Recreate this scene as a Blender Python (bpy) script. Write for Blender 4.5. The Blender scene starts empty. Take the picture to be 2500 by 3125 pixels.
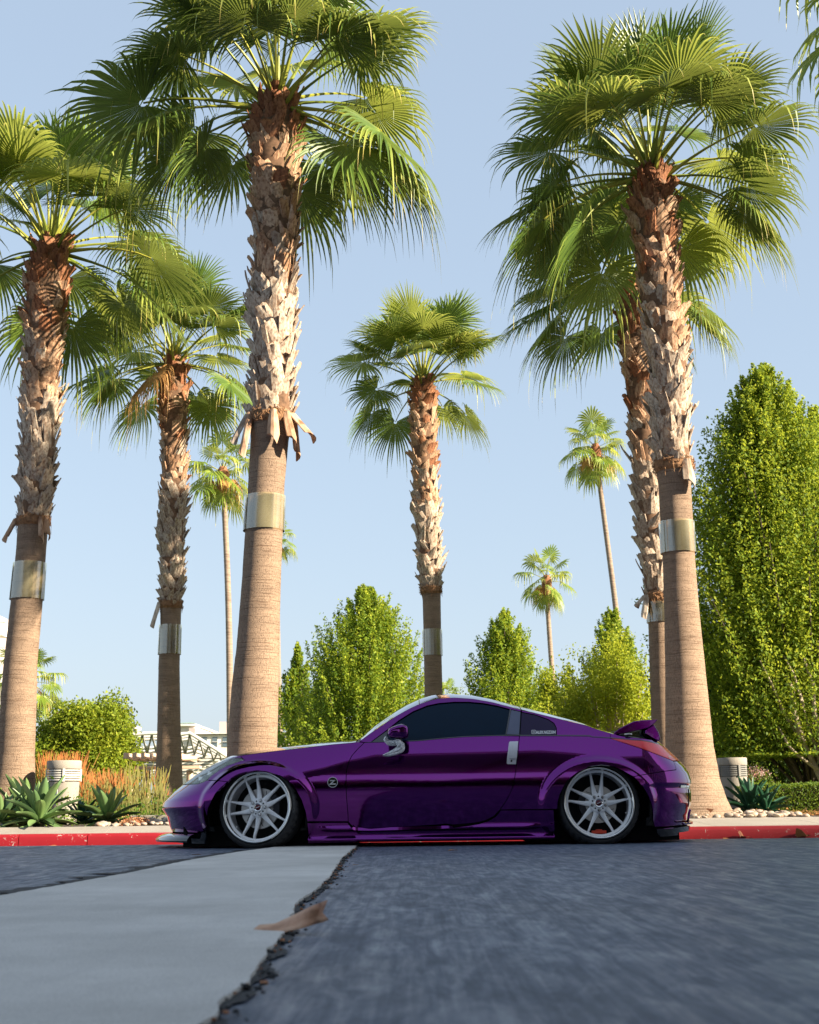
import bpy, bmesh, math, random
import numpy as np
from mathutils import Vector, Matrix, noise
from mathutils.geometry import delaunay_2d_cdt
PI = math.pi
random.seed(7); RNG = np.random.default_rng(7)
sc = bpy.context.scene
COL = sc.collection

# ------------------------------------------------------------------ camera, world, sun, exposure
FP = 3985.5                      # focal length in photograph pixels (2500 x 3125)
PITCH = math.atan(619.0 / 2750.0); ROLL = math.radians(0.75); CAMH = 0.305
def _cam_axes():
    F = np.array([0, math.cos(PITCH), math.sin(PITCH)]); U0 = np.array([0, -math.sin(PITCH), math.cos(PITCH)]); R0 = np.array([1.0, 0, 0])
    U = U0 * math.cos(ROLL) + R0 * math.sin(ROLL); R = R0 * math.cos(ROLL) - U0 * math.sin(ROLL)
    return F, U, R
CF, CU, CR = _cam_axes()
cam_d = bpy.data.cameras.new('camera'); cam = bpy.data.objects.new('camera', cam_d); COL.objects.link(cam)
cam.matrix_world = Matrix(((CR[0], CU[0], -CF[0], 0), (CR[1], CU[1], -CF[1], 0), (CR[2], CU[2], -CF[2], CAMH), (0, 0, 0, 1)))
cam_d.sensor_fit = 'VERTICAL'; cam_d.sensor_height = 36; cam_d.lens = 36 * FP / 3125
cam_d.clip_start = 0.05; cam_d.clip_end = 3000
cam_d.dof.use_dof = True; cam_d.dof.focus_distance = 10.6; cam_d.dof.aperture_fstop = 6.0
sc.camera = cam

SUN_EL = math.radians(27); SUN_AZ = math.radians(66)     # azimuth to the right of the direction back to the camera
sun_dir = Vector((math.sin(SUN_AZ) * math.cos(SUN_EL), -math.cos(SUN_AZ) * math.cos(SUN_EL), math.sin(SUN_EL)))
world = bpy.data.worlds.new('World'); sc.world = world; world.use_nodes = True
nt = world.node_tree; nt.nodes.clear()
wo = nt.nodes.new('ShaderNodeOutputWorld'); bg = nt.nodes.new('ShaderNodeBackground'); sky = nt.nodes.new('ShaderNodeTexSky')
sky.sky_type = 'NISHITA'; sky.sun_disc = False; sky.sun_elevation = SUN_EL
sky.sun_rotation = math.atan2(sun_dir.x, sun_dir.y)
sky.air_density = 1.0; sky.dust_density = 1.8; sky.ozone_density = 1.3; sky.altitude = 0
bg.inputs['Strength'].default_value = 0.105
def _vm(op, a, b):
    n = nt.nodes.new('ShaderNodeVectorMath'); n.operation = op
    for i, v in enumerate((a, b)):
        if isinstance(v, bpy.types.NodeSocket): nt.links.new(v, n.inputs[i])
        else: n.inputs[i].default_value = v if hasattr(v, '__len__') else (v, v, v)
    return n.outputs[0]
# hazy bright air: the sky colour is compressed softly and mixed with a pale even veil
_c = _vm('DIVIDE', sky.outputs[0], _vm('ADD', _vm('MULTIPLY', sky.outputs[0], .14 * .9), (1.0, 1.0, 1.0)))
_c = _vm('ADD', _vm('MULTIPLY', _c, .42), (.99, 1.195, 1.46))
nt.links.new(_c, bg.inputs[0]); nt.links.new(bg.outputs[0], wo.inputs[0])
sl = bpy.data.lights.new('sun', 'SUN'); sl.energy = 5.0; sl.angle = math.radians(0.55); sl.color = (1.0, 0.85, 0.64)
so = bpy.data.objects.new('sun', sl); COL.objects.link(so); so.rotation_euler = (-sun_dir).to_track_quat('-Z', 'Y').to_euler()
sc.view_settings.view_transform = 'Standard'; sc.view_settings.look = 'None'
sc.view_settings.exposure = 1.72; sc.view_settings.gamma = 1.0; sc.view_settings.use_curve_mapping = False
sc.cycles.max_bounces = 8; sc.cycles.transparent_max_bounces = 12

# ------------------------------------------------------------------ helpers
def ray(px, py):
    return CF * FP + CR * (px - 1250.0) - CU * (py - 1562.5)
def at(px, py, Y):               # photograph pixel -> point at depth Y
    d = ray(px, py); t = Y / d[1]
    return Vector((d[0] * t, Y, CAMH + d[2] * t))
DS = 2500.0 / 1725.0
def atd(x, y, Y):                # the same from the 1725 px wide view of it
    return at(x * DS, y * DS, Y)
def ground(px, py, z=0.0):
    d = ray(px, py); t = (z - CAMH) / d[2]
    return Vector((d[0] * t, d[1] * t, z))
def pxm(Y):                      # 1725-view pixels per metre near the horizon
    return 2817.0 / Y

def tag(o, label=None, cat=None, group=None, kind=None):
    if label: o['label'] = label
    if cat: o['category'] = cat
    if group: o['group'] = group
    if kind: o['kind'] = kind
    return o
def empty(name, loc=(0, 0, 0), parent=None):
    o = bpy.data.objects.new(name, None); COL.objects.link(o); o.location = loc
    if parent: o.parent = parent
    return o
def link(name, me, parent=None, loc=None):
    o = bpy.data.objects.new(name, me); COL.objects.link(o)
    if parent: o.parent = parent
    if loc is not None: o.location = loc
    return o
def mk(name, V, Fc, mat=None, parent=None, smooth=False, mats=None, mi=None, loc=None):
    me = bpy.data.meshes.new(name); me.from_pydata([tuple(v) for v in V], [], Fc)
    for m in (mats or ([mat] if mat else [])): me.materials.append(m)
    if mi is not None: me.polygons.foreach_set('material_index', mi)
    if smooth: me.polygons.foreach_set('use_smooth', [True] * len(me.polygons))
    me.update()
    return link(name, me, parent, loc)
def mesh_np(name, V, Fa, mat, rnd=None, smooth=False):    # V (N,3); Fa (M,k) faces of equal size
    me = bpy.data.meshes.new(name); n, k = Fa.shape
    me.vertices.add(len(V)); me.vertices.foreach_set('co', np.asarray(V, dtype=np.float32).ravel())
    me.loops.add(n * k); me.loops.foreach_set('vertex_index', Fa.astype(np.int32).ravel())
    me.polygons.add(n); me.polygons.foreach_set('loop_start', np.arange(0, n * k, k, dtype=np.int32)); me.polygons.foreach_set('loop_total', np.full(n, k, dtype=np.int32))
    if rnd is not None:
        a = me.attributes.new('rnd', 'FLOAT', 'POINT'); a.data.foreach_set('value', np.asarray(rnd, dtype=np.float32))
    if smooth: me.polygons.foreach_set('use_smooth', np.ones(n, dtype=bool))
    me.materials.append(mat); me.update(calc_edges=True)
    return me

class MB:                        # collects simple shapes into one mesh
    def __init__(s): s.V = []; s.F = []; s.M = []
    def add(s, V, F, m=0):
        b = len(s.V); s.V += [Vector(v) for v in V]; s.F += [tuple(b + i for i in f) for f in F]; s.M += [m] * len(F)
        return s
    def box(s, c, d, rz=0.0, m=0, mat=None):
        V = []
        R = Matrix.Rotation(rz, 3, 'Z') if mat is None else mat
        for sx in (-1, 1):
            for sy in (-1, 1):
                for sz in (-1, 1): V.append(Vector(c) + R @ Vector((sx * d[0] / 2, sy * d[1] / 2, sz * d[2] / 2)))
        return s.add(V, [(0, 1, 3, 2), (4, 6, 7, 5), (0, 4, 5, 1), (2, 3, 7, 6), (0, 2, 6, 4), (1, 5, 7, 3)], m)
    def tube(s, pts, rad, n=8, m=0, cap=True):
        pts = [Vector(p) for p in pts]; rad = rad if hasattr(rad, '__len__') else [rad] * len(pts)
        b = len(s.V)
        for i, p in enumerate(pts):
            d = (pts[min(i + 1, len(pts) - 1)] - pts[max(i - 1, 0)]).normalized()
            a = d.orthogonal() if abs(d.z) > .95 else d.cross(Vector((0, 0, 1)))
            a.normalize(); c = d.cross(a)
            if abs(d.z) > .95: a = Vector((1, 0, 0)); a = (a - d * a.dot(d)).normalized(); c = d.cross(a)
            for k in range(n): s.V.append(p + (a * math.cos(2 * PI * k / n) + c * math.sin(2 * PI * k / n)) * rad[i])
        for i in range(len(pts) - 1):
            for k in range(n): s.F.append((b + i * n + k, b + i * n + (k + 1) % n, b + (i + 1) * n + (k + 1) % n, b + (i + 1) * n + k)); s.M.append(m)
        if cap:
            s.F.append(tuple(b + k for k in reversed(range(n)))); s.M.append(m)
            e = b + (len(pts) - 1) * n; s.F.append(tuple(e + k for k in range(n))); s.M.append(m)
        return s
    def lathe(s, prof, n=32, axis='Z', c=(0, 0, 0), m=0, closed=False):   # prof: (radius, along)
        b = len(s.V); c = Vector(c)
        for r, h in prof:
            for k in range(n):
                a = 2 * PI * k / n
                s.V.append(c + (Vector((r * math.cos(a), r * math.sin(a), h)) if axis == 'Z' else Vector((r * math.cos(a), h, r * math.sin(a)))))
        L = len(prof)
        for i in range(L if closed else L - 1):
            j = (i + 1) % L
            for k in range(n): s.F.append((b + i * n + k, b + i * n + (k + 1) % n, b + j * n + (k + 1) % n, b + j * n + k)); s.M.append(m)
        return s
    def build(s, name, mat=None, parent=None, smooth=False, mats=None, loc=None, bevel=0, auto=False):
        o = mk(name, s.V, s.F, mat, parent, smooth, mats, s.M if mats else None, loc)
        bm = bmesh.new(); bm.from_mesh(o.data); bmesh.ops.recalc_face_normals(bm, faces=bm.faces); bm.to_mesh(o.data); bm.free()
        if bevel:
            md = o.modifiers.new('bevel', 'BEVEL'); md.width = bevel; md.segments = 2; md.limit_method = 'ANGLE'; md.angle_limit = math.radians(35)
        if auto: smooth_by_angle(o.data, 40)
        return o
def smooth_by_angle(me, deg):
    bm = bmesh.new(); bm.from_mesh(me); c = math.radians(deg)
    for f in bm.faces: f.smooth = True
    for e in bm.edges:
        if len(e.link_faces) == 2 and e.calc_face_angle(0) > c: e.smooth = False
    bm.to_mesh(me); bm.free()
def interp(x, xs, ys): return float(np.interp(x, xs, ys))
def sstep(a, b, x):
    t = min(1, max(0, (x - a) / (b - a))); return t * t * (3 - 2 * t)

# ------------------------------------------------------------------ materials
class NT:
    def __init__(s, name):
        s.m = bpy.data.materials.new(name); s.m.use_nodes = True; s.t = s.m.node_tree; s.t.nodes.clear()
        s.out = s.n('OutputMaterial')
    def n(s, ty, ins=None, **kw):
        nd = s.t.nodes.new('ShaderNode' + ty)
        for k, v in kw.items(): setattr(nd, k, v)
        if ins:
            for k, v in ins.items():
                if hasattr(v, 'is_linked') or isinstance(v, bpy.types.NodeSocket): s.t.links.new(v, nd.inputs[k])
                else: nd.inputs[k].default_value = v
        return nd
    def ramp(s, fac, stops, interp='LINEAR'):
        r = s.n('ValToRGB', {'Fac': fac}); e = r.color_ramp; e.interpolation = interp
        while len(e.elements) < len(stops): e.elements.new(0.5)
        for el, (p, c) in zip(e.elements, stops):
            el.position = p; el.color = (*c, 1) if hasattr(c, '__len__') else (c, c, c, 1)
        return r.outputs['Color']
    def noise(s, vec, scale, detail=4, rough=.55, dist=0):
        return s.n('TexNoise', {'Vector': vec, 'Scale': scale, 'Detail': detail, 'Roughness': rough, 'Distortion': dist}).outputs['Fac']
    def mapv(s, vec, scale=(1, 1, 1), rot=(0, 0, 0)):
        return s.n('Mapping', {'Vector': vec, 'Scale': scale, 'Rotation': rot}).outputs[0]
    def obj(s): return s.n('TexCoord').outputs['Object']
    def math(s, op, a, b=0.0, clamp=False): return s.n('Math', {0: a, 1: b}, operation=op, use_clamp=clamp).outputs[0]
    def mix(s, f, a, b, mode='MIX'):
        nd = s.t.nodes.new('ShaderNodeMix'); nd.data_type = 'RGBA'; nd.blend_type = mode
        for i, v in ((0, f), (6, a), (7, b)):
            if isinstance(v, bpy.types.NodeSocket): s.t.links.new(v, nd.inputs[i])
            else: nd.inputs[i].default_value = v if i == 0 else ((*v, 1) if hasattr(v, '__len__') else (v, v, v, 1))
        return nd.outputs[2]
    def bump(s, h, strength=.5, dist=.01, normal=None):
        i = {'Height': h, 'Strength': strength, 'Distance': dist}
        if normal is not None: i['Normal'] = normal
        return s.n('Bump', i).outputs[0]
    def pr(s, color=(.5, .5, .5), rough=.5, metal=0, normal=None, **kw):
        b = s.n('BsdfPrincipled')
        def st(k, v):
            if isinstance(v, bpy.types.NodeSocket): s.t.links.new(v, b.inputs[k])
            else: b.inputs[k].default_value = (*v, 1) if hasattr(v, '__len__') and len(v) == 3 and 'Color' in k else v
        st('Base Color', color); st('Roughness', rough); st('Metallic', metal)
        if normal is not None: st('Normal', normal)
        for k, v in kw.items(): st(k.replace('_', ' '), v)
        return b.outputs[0]
    def done(s, sh): s.t.links.new(sh, s.out.inputs['Surface']); return s.m
def plain(name, color, rough=.5, metal=0, var=.12, scale=6, **kw):
    t = NT(name); f = t.noise(t.obj(), scale, 3)
    c = t.mix(1.0, color, t.ramp(f, [(.25, 1 - var), (.75, 1 + var)]), 'MULTIPLY')
    return t.done(t.pr(c, rough, metal, **kw))

M = {}
def leafmat(name, c1, c2, c3, transl=.35, rough=.4, spec=.4, c4=None):
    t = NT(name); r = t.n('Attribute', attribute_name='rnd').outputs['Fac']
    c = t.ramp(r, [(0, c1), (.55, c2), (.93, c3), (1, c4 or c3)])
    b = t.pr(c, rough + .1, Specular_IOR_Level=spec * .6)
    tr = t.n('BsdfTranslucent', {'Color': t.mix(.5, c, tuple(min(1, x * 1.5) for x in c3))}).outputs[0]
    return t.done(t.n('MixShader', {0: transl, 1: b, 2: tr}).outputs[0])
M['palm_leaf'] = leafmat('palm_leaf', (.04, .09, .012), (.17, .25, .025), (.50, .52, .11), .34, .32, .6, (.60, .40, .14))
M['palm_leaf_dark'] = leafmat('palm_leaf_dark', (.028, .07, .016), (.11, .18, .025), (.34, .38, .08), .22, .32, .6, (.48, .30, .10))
M['dead_leaf'] = leafmat('dead_leaf', (.30, .15, .05), (.42, .23, .08), (.55, .34, .14), .3, .6)
M['hornbeam'] = leafmat('hornbeam_leaf', (.030, .08, .010), (.16, .25, .018), (.44, .48, .045), .40, .5)
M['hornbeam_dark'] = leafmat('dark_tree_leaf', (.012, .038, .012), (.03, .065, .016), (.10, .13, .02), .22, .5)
M['yellow_leaf'] = leafmat('yellow_green_leaf', (.12, .18, .012), (.27, .34, .025), (.46, .47, .045), .5, .5)
M['bush_leaf'] = leafmat('bush_leaf', (.07, .13, .012), (.20, .27, .02), (.36, .38, .035), .4, .5)
M['hedge_leaf'] = leafmat('hedge_leaf', (.03, .07, .010), (.09, .17, .015), (.22, .28, .03), .35, .4)
M['reed'] = leafmat('reed', (.10, .13, .03), (.25, .24, .07), (.50, .16, .05), .3, .5)
M['flower'] = leafmat('flower', (.75, .25, .28), (.8, .5, .5), (.85, .75, .72), .3, .5)
M['succulent'] = leafmat('succulent_orange', (.35, .12, .06), (.50, .22, .10), (.55, .35, .2), .2, .5)

def palm_bark():
    t = NT('palm_bark'); uv = t.n('UVMap').outputs[0]      # u along the circumference in metres, v height in metres
    wob = t.n('TexNoise', {'Vector': t.mapv(uv, (3, 3, 1)), 'Scale': 1.0, 'Detail': 3}).outputs['Color']
    uvw = t.n('VectorMath', {0: uv, 1: t.n('VectorMath', {0: wob, 'Scale': .022}, operation='SCALE').outputs[0]}, operation='ADD').outputs[0]
    v = t.n('TexVoronoi', {'Vector': t.mapv(uvw, (60, 16, 1)), 'Scale': 1.0, 'Randomness': 1.0}, feature='DISTANCE_TO_EDGE').outputs['Distance']
    cr = t.ramp(v, [(0, .45), (.06, 1)])
    rl = t.noise(t.mapv(uvw, (2.2, 75, 1)), 1.0, 3, .6); rg = t.ramp(rl, [(.34, .35), (.46, 1)])
    rings = t.noise(t.mapv(uvw, (1.0, 9, 1)), 1.0, 3)
    big = t.noise(t.mapv(uv, (2.0, 1.0, 1)), 1.0, 4)
    base = t.mix(big, (.235, .165, .115), (.375, .27, .195))
    base = t.mix(t.ramp(rings, [(.40, 0), (.62, .7)]), base, (.23, .165, .12))
    cc = t.math('MULTIPLY', cr, rg)
    col = t.mix(cc, (.12, .072, .046), base)
    h = t.math('ADD', t.math('MULTIPLY', cc, .8), t.math('MULTIPLY', rings, .6))
    return t.done(t.pr(col, .85, normal=t.bump(h, .8, .010), Specular_IOR_Level=.2))
M['palm_bark'] = palm_bark()
def thin_bark():
    t = NT('thin_palm_bark'); o = t.obj(); r = t.noise(t.mapv(o, (2, 2, 22)), 1.0, 4)
    return t.done(t.pr(t.ramp(r, [(.3, (.17, .12, .09)), (.7, (.34, .26, .20))]), .9, normal=t.bump(r, .6, .03)))
M['thin_bark'] = thin_bark()
def boot(name, a, b, c):
    t = NT(name); o = t.obj(); rnd = t.n('ObjectInfo').outputs['Random']
    n1 = t.noise(t.mapv(o, (9, 9, 5)), 1.0, 4); st = t.noise(t.mapv(o, (90, 90, 7)), 1.0, 3)
    col = t.mix(rnd, a, b); col = t.mix(t.ramp(n1, [(.42, 0), (.68, 1)]), col, c)
    col = t.mix(1.0, col, t.ramp(st, [(.3, .72), (.7, 1.1)]), 'MULTIPLY')
    return t.done(t.pr(col, .75, normal=t.bump(st, .4, .004), Specular_IOR_Level=.25))
M['boot_grey'] = boot('old_grey_leaf_base', (.46, .37, .29), (.62, .53, .43), (.22, .13, .085))
M['boot_brown'] = boot('brown_leaf_base', (.46, .27, .16), (.66, .46, .31), (.24, .115, .06))
M['boot_red'] = boot('rusty_leaf_base', (.28, .11, .05), (.48, .23, .12), (.16, .06, .03))
M['core'] = plain('palm_core', (.15, .085, .05), .95, var=.5, scale=20)
M['fibre'] = plain('palm_fibre', (.26, .14, .07), .95, var=.4, scale=30)
def stalk():
    t = NT('leaf_stalk'); rnd = t.n('ObjectInfo').outputs['Random']
    return t.done(t.pr(t.mix(rnd, (.16, .21, .03), (.34, .33, .05)), .5, Specular_IOR_Level=.25))
M['stalk'] = stalk()
def clear_sheet():
    t = NT('clear_plastic'); fr = t.n('Fresnel', {'IOR': 1.55}).outputs[0]
    w = t.noise(t.mapv(t.obj(), (2, 2, .5)), 2, 1)
    tr = t.n('BsdfTransparent', {'Color': (.97, .93, .74, 1)}).outputs[0]
    g = t.n('BsdfGlossy', {'Color': (1, 1, .96, 1), 'Roughness': .14, 'Normal': t.bump(w, .2, .03)}).outputs[0]
    d = t.n('BsdfDiffuse', {'Color': (.95, .86, .52, 1)}).outputs[0]
    a = t.n('MixShader', {0: t.ramp(w, [(.35, .04), (.75, .26)]), 1: tr, 2: d}).outputs[0]
    return t.done(t.n('MixShader', {0: t.math('ADD', t.math('MULTIPLY', fr, .9), .16), 1: a, 2: g}).outputs[0])
M['clear_sheet'] = clear_sheet()

def paint():
    t = NT('purple_candy_paint'); o = t.obj()
    fl = t.noise(o, 900, 2, .7)
    lw = t.n('LayerWeight', {'Blend': .35}).outputs['Facing']
    col = t.mix(lw, (.145, .003, .180), (.085, .003, .130))
    col = t.mix(1.0, col, t.ramp(fl, [(.3, .9), (.75, 1.12)]), 'MULTIPLY')
    return t.done(t.pr(col, .085, 1.0, Coat_Weight=.7, Coat_Roughness=.012, Coat_IOR=1.5))
M['paint'] = paint()
M['gloss_black'] = plain('gloss_black', (.006, .006, .007), .06, Coat_Weight=1.0, Coat_Roughness=.02)
M['black_trim'] = plain('black_trim', (.012, .012, .014), .5, scale=30)
M['liner'] = plain('black_liner', (.006, .006, .006), .9)
M['tint_glass'] = plain('tinted_glass', (.0012, .014, .034), .03, var=.05, Specular_IOR_Level=.12)
M['tint_purple'] = plain('tinted_purple_glass', (.016, .006, .045), .04, var=.05, Specular_IOR_Level=.25)
M['screen_glass'] = plain('windscreen_glass', (.03, .04, .045), .02, var=.05, Coat_Weight=1.0, Coat_IOR=1.8)
M['satin_grey'] = plain('satin_grey_trim', (.10, .11, .16), .35, .5)
M['handle_metal'] = plain('brushed_handle', (.60, .60, .63), .35, .6, var=.05)
M['chrome'] = plain('polished_lip', (.80, .79, .77), .07, 1.0, var=.03)
M['spoke'] = plain('silver_spoke', (.90, .90, .91), .32, .12, var=.04)
M['disc'] = plain('brake_disc', (.42, .40, .39), .3, .8, var=.1)
M['dark_metal'] = plain('dark_metal', (.03, .03, .035), .4, .8)
M['rubber'] = plain('tyre_rubber', (.022, .022, .024), .75, var=.25, scale=40)
M['rubber_mark'] = plain('tyre_lettering', (.075, .072, .068), .6)
M['cap_red'] = plain('wine_cap', (.09, .006, .012), .2, .3)
M['caliper'] = plain('orange_red_caliper', (.70, .055, .02), .4)
M['white'] = plain('white_vinyl', (.80, .80, .82), .4, var=.02)
M['tail_red'] = plain('red_tail_lens', (1.0, .035, .055), .25, var=.05, scale=14, Coat_Weight=.35, Coat_Roughness=.02, Subsurface_Weight=.25)
M['amber'] = plain('amber_lens', (.75, .16, .02), .15, Coat_Weight=1.0)
M['clear_lens'] = plain('pale_reflector', (.42, .46, .40), .12, .4, Coat_Weight=1.0)
M['lamp_inner'] = plain('lamp_reflector', (.62, .66, .56), .25, .7, var=.5, scale=18)
def lens():
    t = NT('clear_lamp_cover'); fr = t.n('Fresnel', {'IOR': 1.5}).outputs[0]
    tr = t.n('BsdfTransparent', {'Color': (.92, .95, .90, 1)}).outputs[0]; g = t.n('BsdfGlossy', {'Roughness': .01}).outputs[0]
    return t.done(t.n('MixShader', {0: t.math('ADD', fr, .05), 1: tr, 2: g}).outputs[0])
M['lens'] = lens()
def cloth():
    t = NT('bandana_cloth'); n1 = t.n('TexVoronoi', {'Vector': t.obj(), 'Scale': 70.0}, feature='DISTANCE_TO_EDGE').outputs['Distance']
    return t.done(t.pr(t.mix(t.ramp(n1, [(.02, 1), (.06, 0)]), (.92, .92, .94), (.12, .12, .14)), .9))
M['cloth'] = cloth()

def asphalt():
    t = NT('asphalt'); o = t.obj()
    br = t.noise(t.mapv(o, (8.0, 1.7, 1), (0, 0, -.22)), 1.0, 6, .62, 1.6); br2 = t.noise(t.mapv(o, (34, 1.2, 1), (0, 0, .30)), 1.5, 4, .6, .5)
    big = t.noise(o, .7, 4); fine = t.noise(o, 260, 3, .7); med = t.noise(t.mapv(o, (10, 3.2, 1)), 1.4, 7, .7, .5)
    f = t.math('ADD', t.math('MULTIPLY', br, .5), t.math('ADD', t.math('MULTIPLY', br2, .3), t.math('MULTIPLY', med, .4)))
    c = t.ramp(f, [(.42, (.036, .052, .085)), (.58, (.078, .104, .155)), (.76, (.19, .23, .30))])
    c = t.mix(t.ramp(big, [(.45, 0), (.75, .5)]), c, (.055, .065, .085))
    c = t.mix(t.ramp(fine, [(.60, 0), (.80, .45)]), c, (.20, .20, .21))
    h = t.math('ADD', t.math('MULTIPLY', f, .6), t.math('MULTIPLY', fine, .5))
    return t.done(t.pr(c, t.ramp(f, [(.5, .62), (.72, .36)]), normal=t.bump(h, .55, .006), Specular_IOR_Level=.45))
M['asphalt'] = asphalt()
def concrete(name, a, b, stain=(.3, .3, .3), bs=.25):
    t = NT(name); o = t.obj(); big = t.ramp(t.noise(o, 1.1, 6, .65), [(.35, 0), (.65, 1)]); med = t.noise(t.mapv(o, (5, 1.4, 2)), 2, 6, .65); fine = t.noise(o, 180, 3, .7)
    c = t.mix(big, a, b); c = t.mix(t.ramp(med, [(.50, 0), (.80, .35)]), c, stain)
    c = t.mix(1.0, c, t.ramp(fine, [(.30, .72), (.70, 1.14)]), 'MULTIPLY')
    return t.done(t.pr(c, .85, normal=t.bump(t.math('ADD', fine, med), bs, .004), Specular_IOR_Level=.3))
M['concrete_road'] = concrete('road_concrete', (.50, .49, .465), (.68, .665, .635), (.42, .415, .405))
M['pavement'] = concrete('pavement_concrete', (.28, .255, .225), (.36, .33, .295), (.23, .21, .185))
M['bin_concrete'] = concrete('bin_concrete', (.30, .275, .24), (.38, .35, .305), (.22, .205, .175), .5)
M['stone_kerb'] = concrete('weathered_kerb_concrete', (.20, .19, .16), (.30, .28, .24), (.16, .15, .12), .5)
def redkerb():
    t = NT('red_kerb_paint'); o = t.obj(); n1 = t.noise(o, 6, 6, .7); n2 = t.noise(o, 40, 4, .7)
    c = t.mix(n1, (.24, .004, .009), (.33, .009, .014)); chip = t.ramp(t.math('MULTIPLY', n1, n2), [(.348, 0), (.362, 1)])
    c = t.mix(chip, c, (.42, .38, .34)); c = t.mix(t.ramp(n2, [(.55, 0), (.8, .4)]), c, (.22, .010, .012))
    return t.done(t.pr(c, .5, normal=t.bump(n2, .3, .004)))
M['redkerb'] = redkerb()
M['soil'] = plain('dark_mulch', (.05, .032, .022), .95, var=.6, scale=30)
M['joint'] = plain('joint_tar', (.028, .030, .034), .9, var=.6, scale=60)
def terrain():
    t = NT('park_ground'); o = t.obj(); n = t.noise(o, .6, 6, .65)
    return t.done(t.pr(t.ramp(n, [(.35, (.05, .09, .02)), (.6, (.12, .13, .04)), (.8, (.20, .15, .08))]), .95))
M['terrain'] = terrain()
def pebble_mat():
    t = NT('river_pebble'); o = t.obj(); r = t.n('ObjectInfo').outputs['Random']; n = t.noise(o, 12, 4)
    c = t.ramp(r, [(0, (.36, .27, .19)), (.25, (.44, .38, .30)), (.5, (.22, .165, .12)), (.75, (.42, .38, .33)), (1, (.30, .19, .13))])
    return t.done(t.pr(t.mix(t.ramp(n, [(.45, 0), (.7, .5)]), c, (.34, .28, .22)), .5))
M['pebble'] = pebble_mat()
def fallen():
    t = NT('fallen_leaf'); o = t.obj(); n = t.noise(o, 18, 4); r = t.n('ObjectInfo').outputs['Random']
    return t.done(t.pr(t.mix(n, t.mix(r, (.38, .13, .05), (.60, .28, .06)), (.20, .075, .035)), .6))
M['fallen'] = fallen()
def biglf():
    t = NT('dry_brown_leaf'); o = t.obj(); n = t.noise(o, 14, 5); v = t.noise(t.mapv(o, (30, 8, 8)), 2, 4)
    return t.done(t.pr(t.ramp(n, [(.3, (.24, .10, .05)), (.5, (.50, .27, .16)), (.75, (.68, .46, .32))]), .55, normal=t.bump(v, .5, .004)))
M['big_leaf'] = biglf()
def agave_mat():
    t = NT('agave_leaf'); r = t.n('ObjectInfo').outputs['Random']; n = t.noise(t.mapv(t.obj(), (2, 2, 2)), 3, 3)
    c = t.mix(r, (.055, .14, .060), (.17, .27, .08)); c = t.mix(t.math('MULTIPLY', n, .5), c, (.22, .30, .12))
    return t.done(t.pr(c, .38, Specular_IOR_Level=.5, Coat_Weight=.15))
M['agave'] = agave_mat()
M['agave_dark'] = plain('deep_green_leaf', (.022, .085, .045), .4, var=.3)
M['tan_post'] = plain('tan_painted_post', (.62, .46, .36), .6)
M['white_steel'] = plain('white_painted_steel', (.62, .60, .56), .45)
M['grey_steel'] = plain('grey_steel', (.22, .22, .21), .5)
M['stucco'] = plain('pale_stucco', (.72, .68, .62), .8, var=.05)
M['stucco_pink'] = plain('mauve_stucco', (.42, .36, .35), .8, var=.05)
M['green_roof'] = plain('copper_green_roof', (.22, .32, .27), .6)
M['far_glass'] = plain('window_glass', (.10, .14, .17), .15, Specular_IOR_Level=.6)
M['brick_wall'] = plain('brown_stone_facade', (.34, .24, .19), .8)
M['branch'] = plain('pale_branch', (.30, .25, .18), .85, var=.3, scale=10)
M['branch_dark'] = plain('dark_branch', (.06, .045, .03), .9)
M['car_white'] = plain('white_car_paint', (.60, .64, .72), .25, Coat_Weight=1)
M['car_dark'] = plain('dark_car_paint', (.02, .022, .03), .25, Coat_Weight=1)
M['sign_grey'] = plain('grey_plate', (.38, .39, .40), .5)

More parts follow.
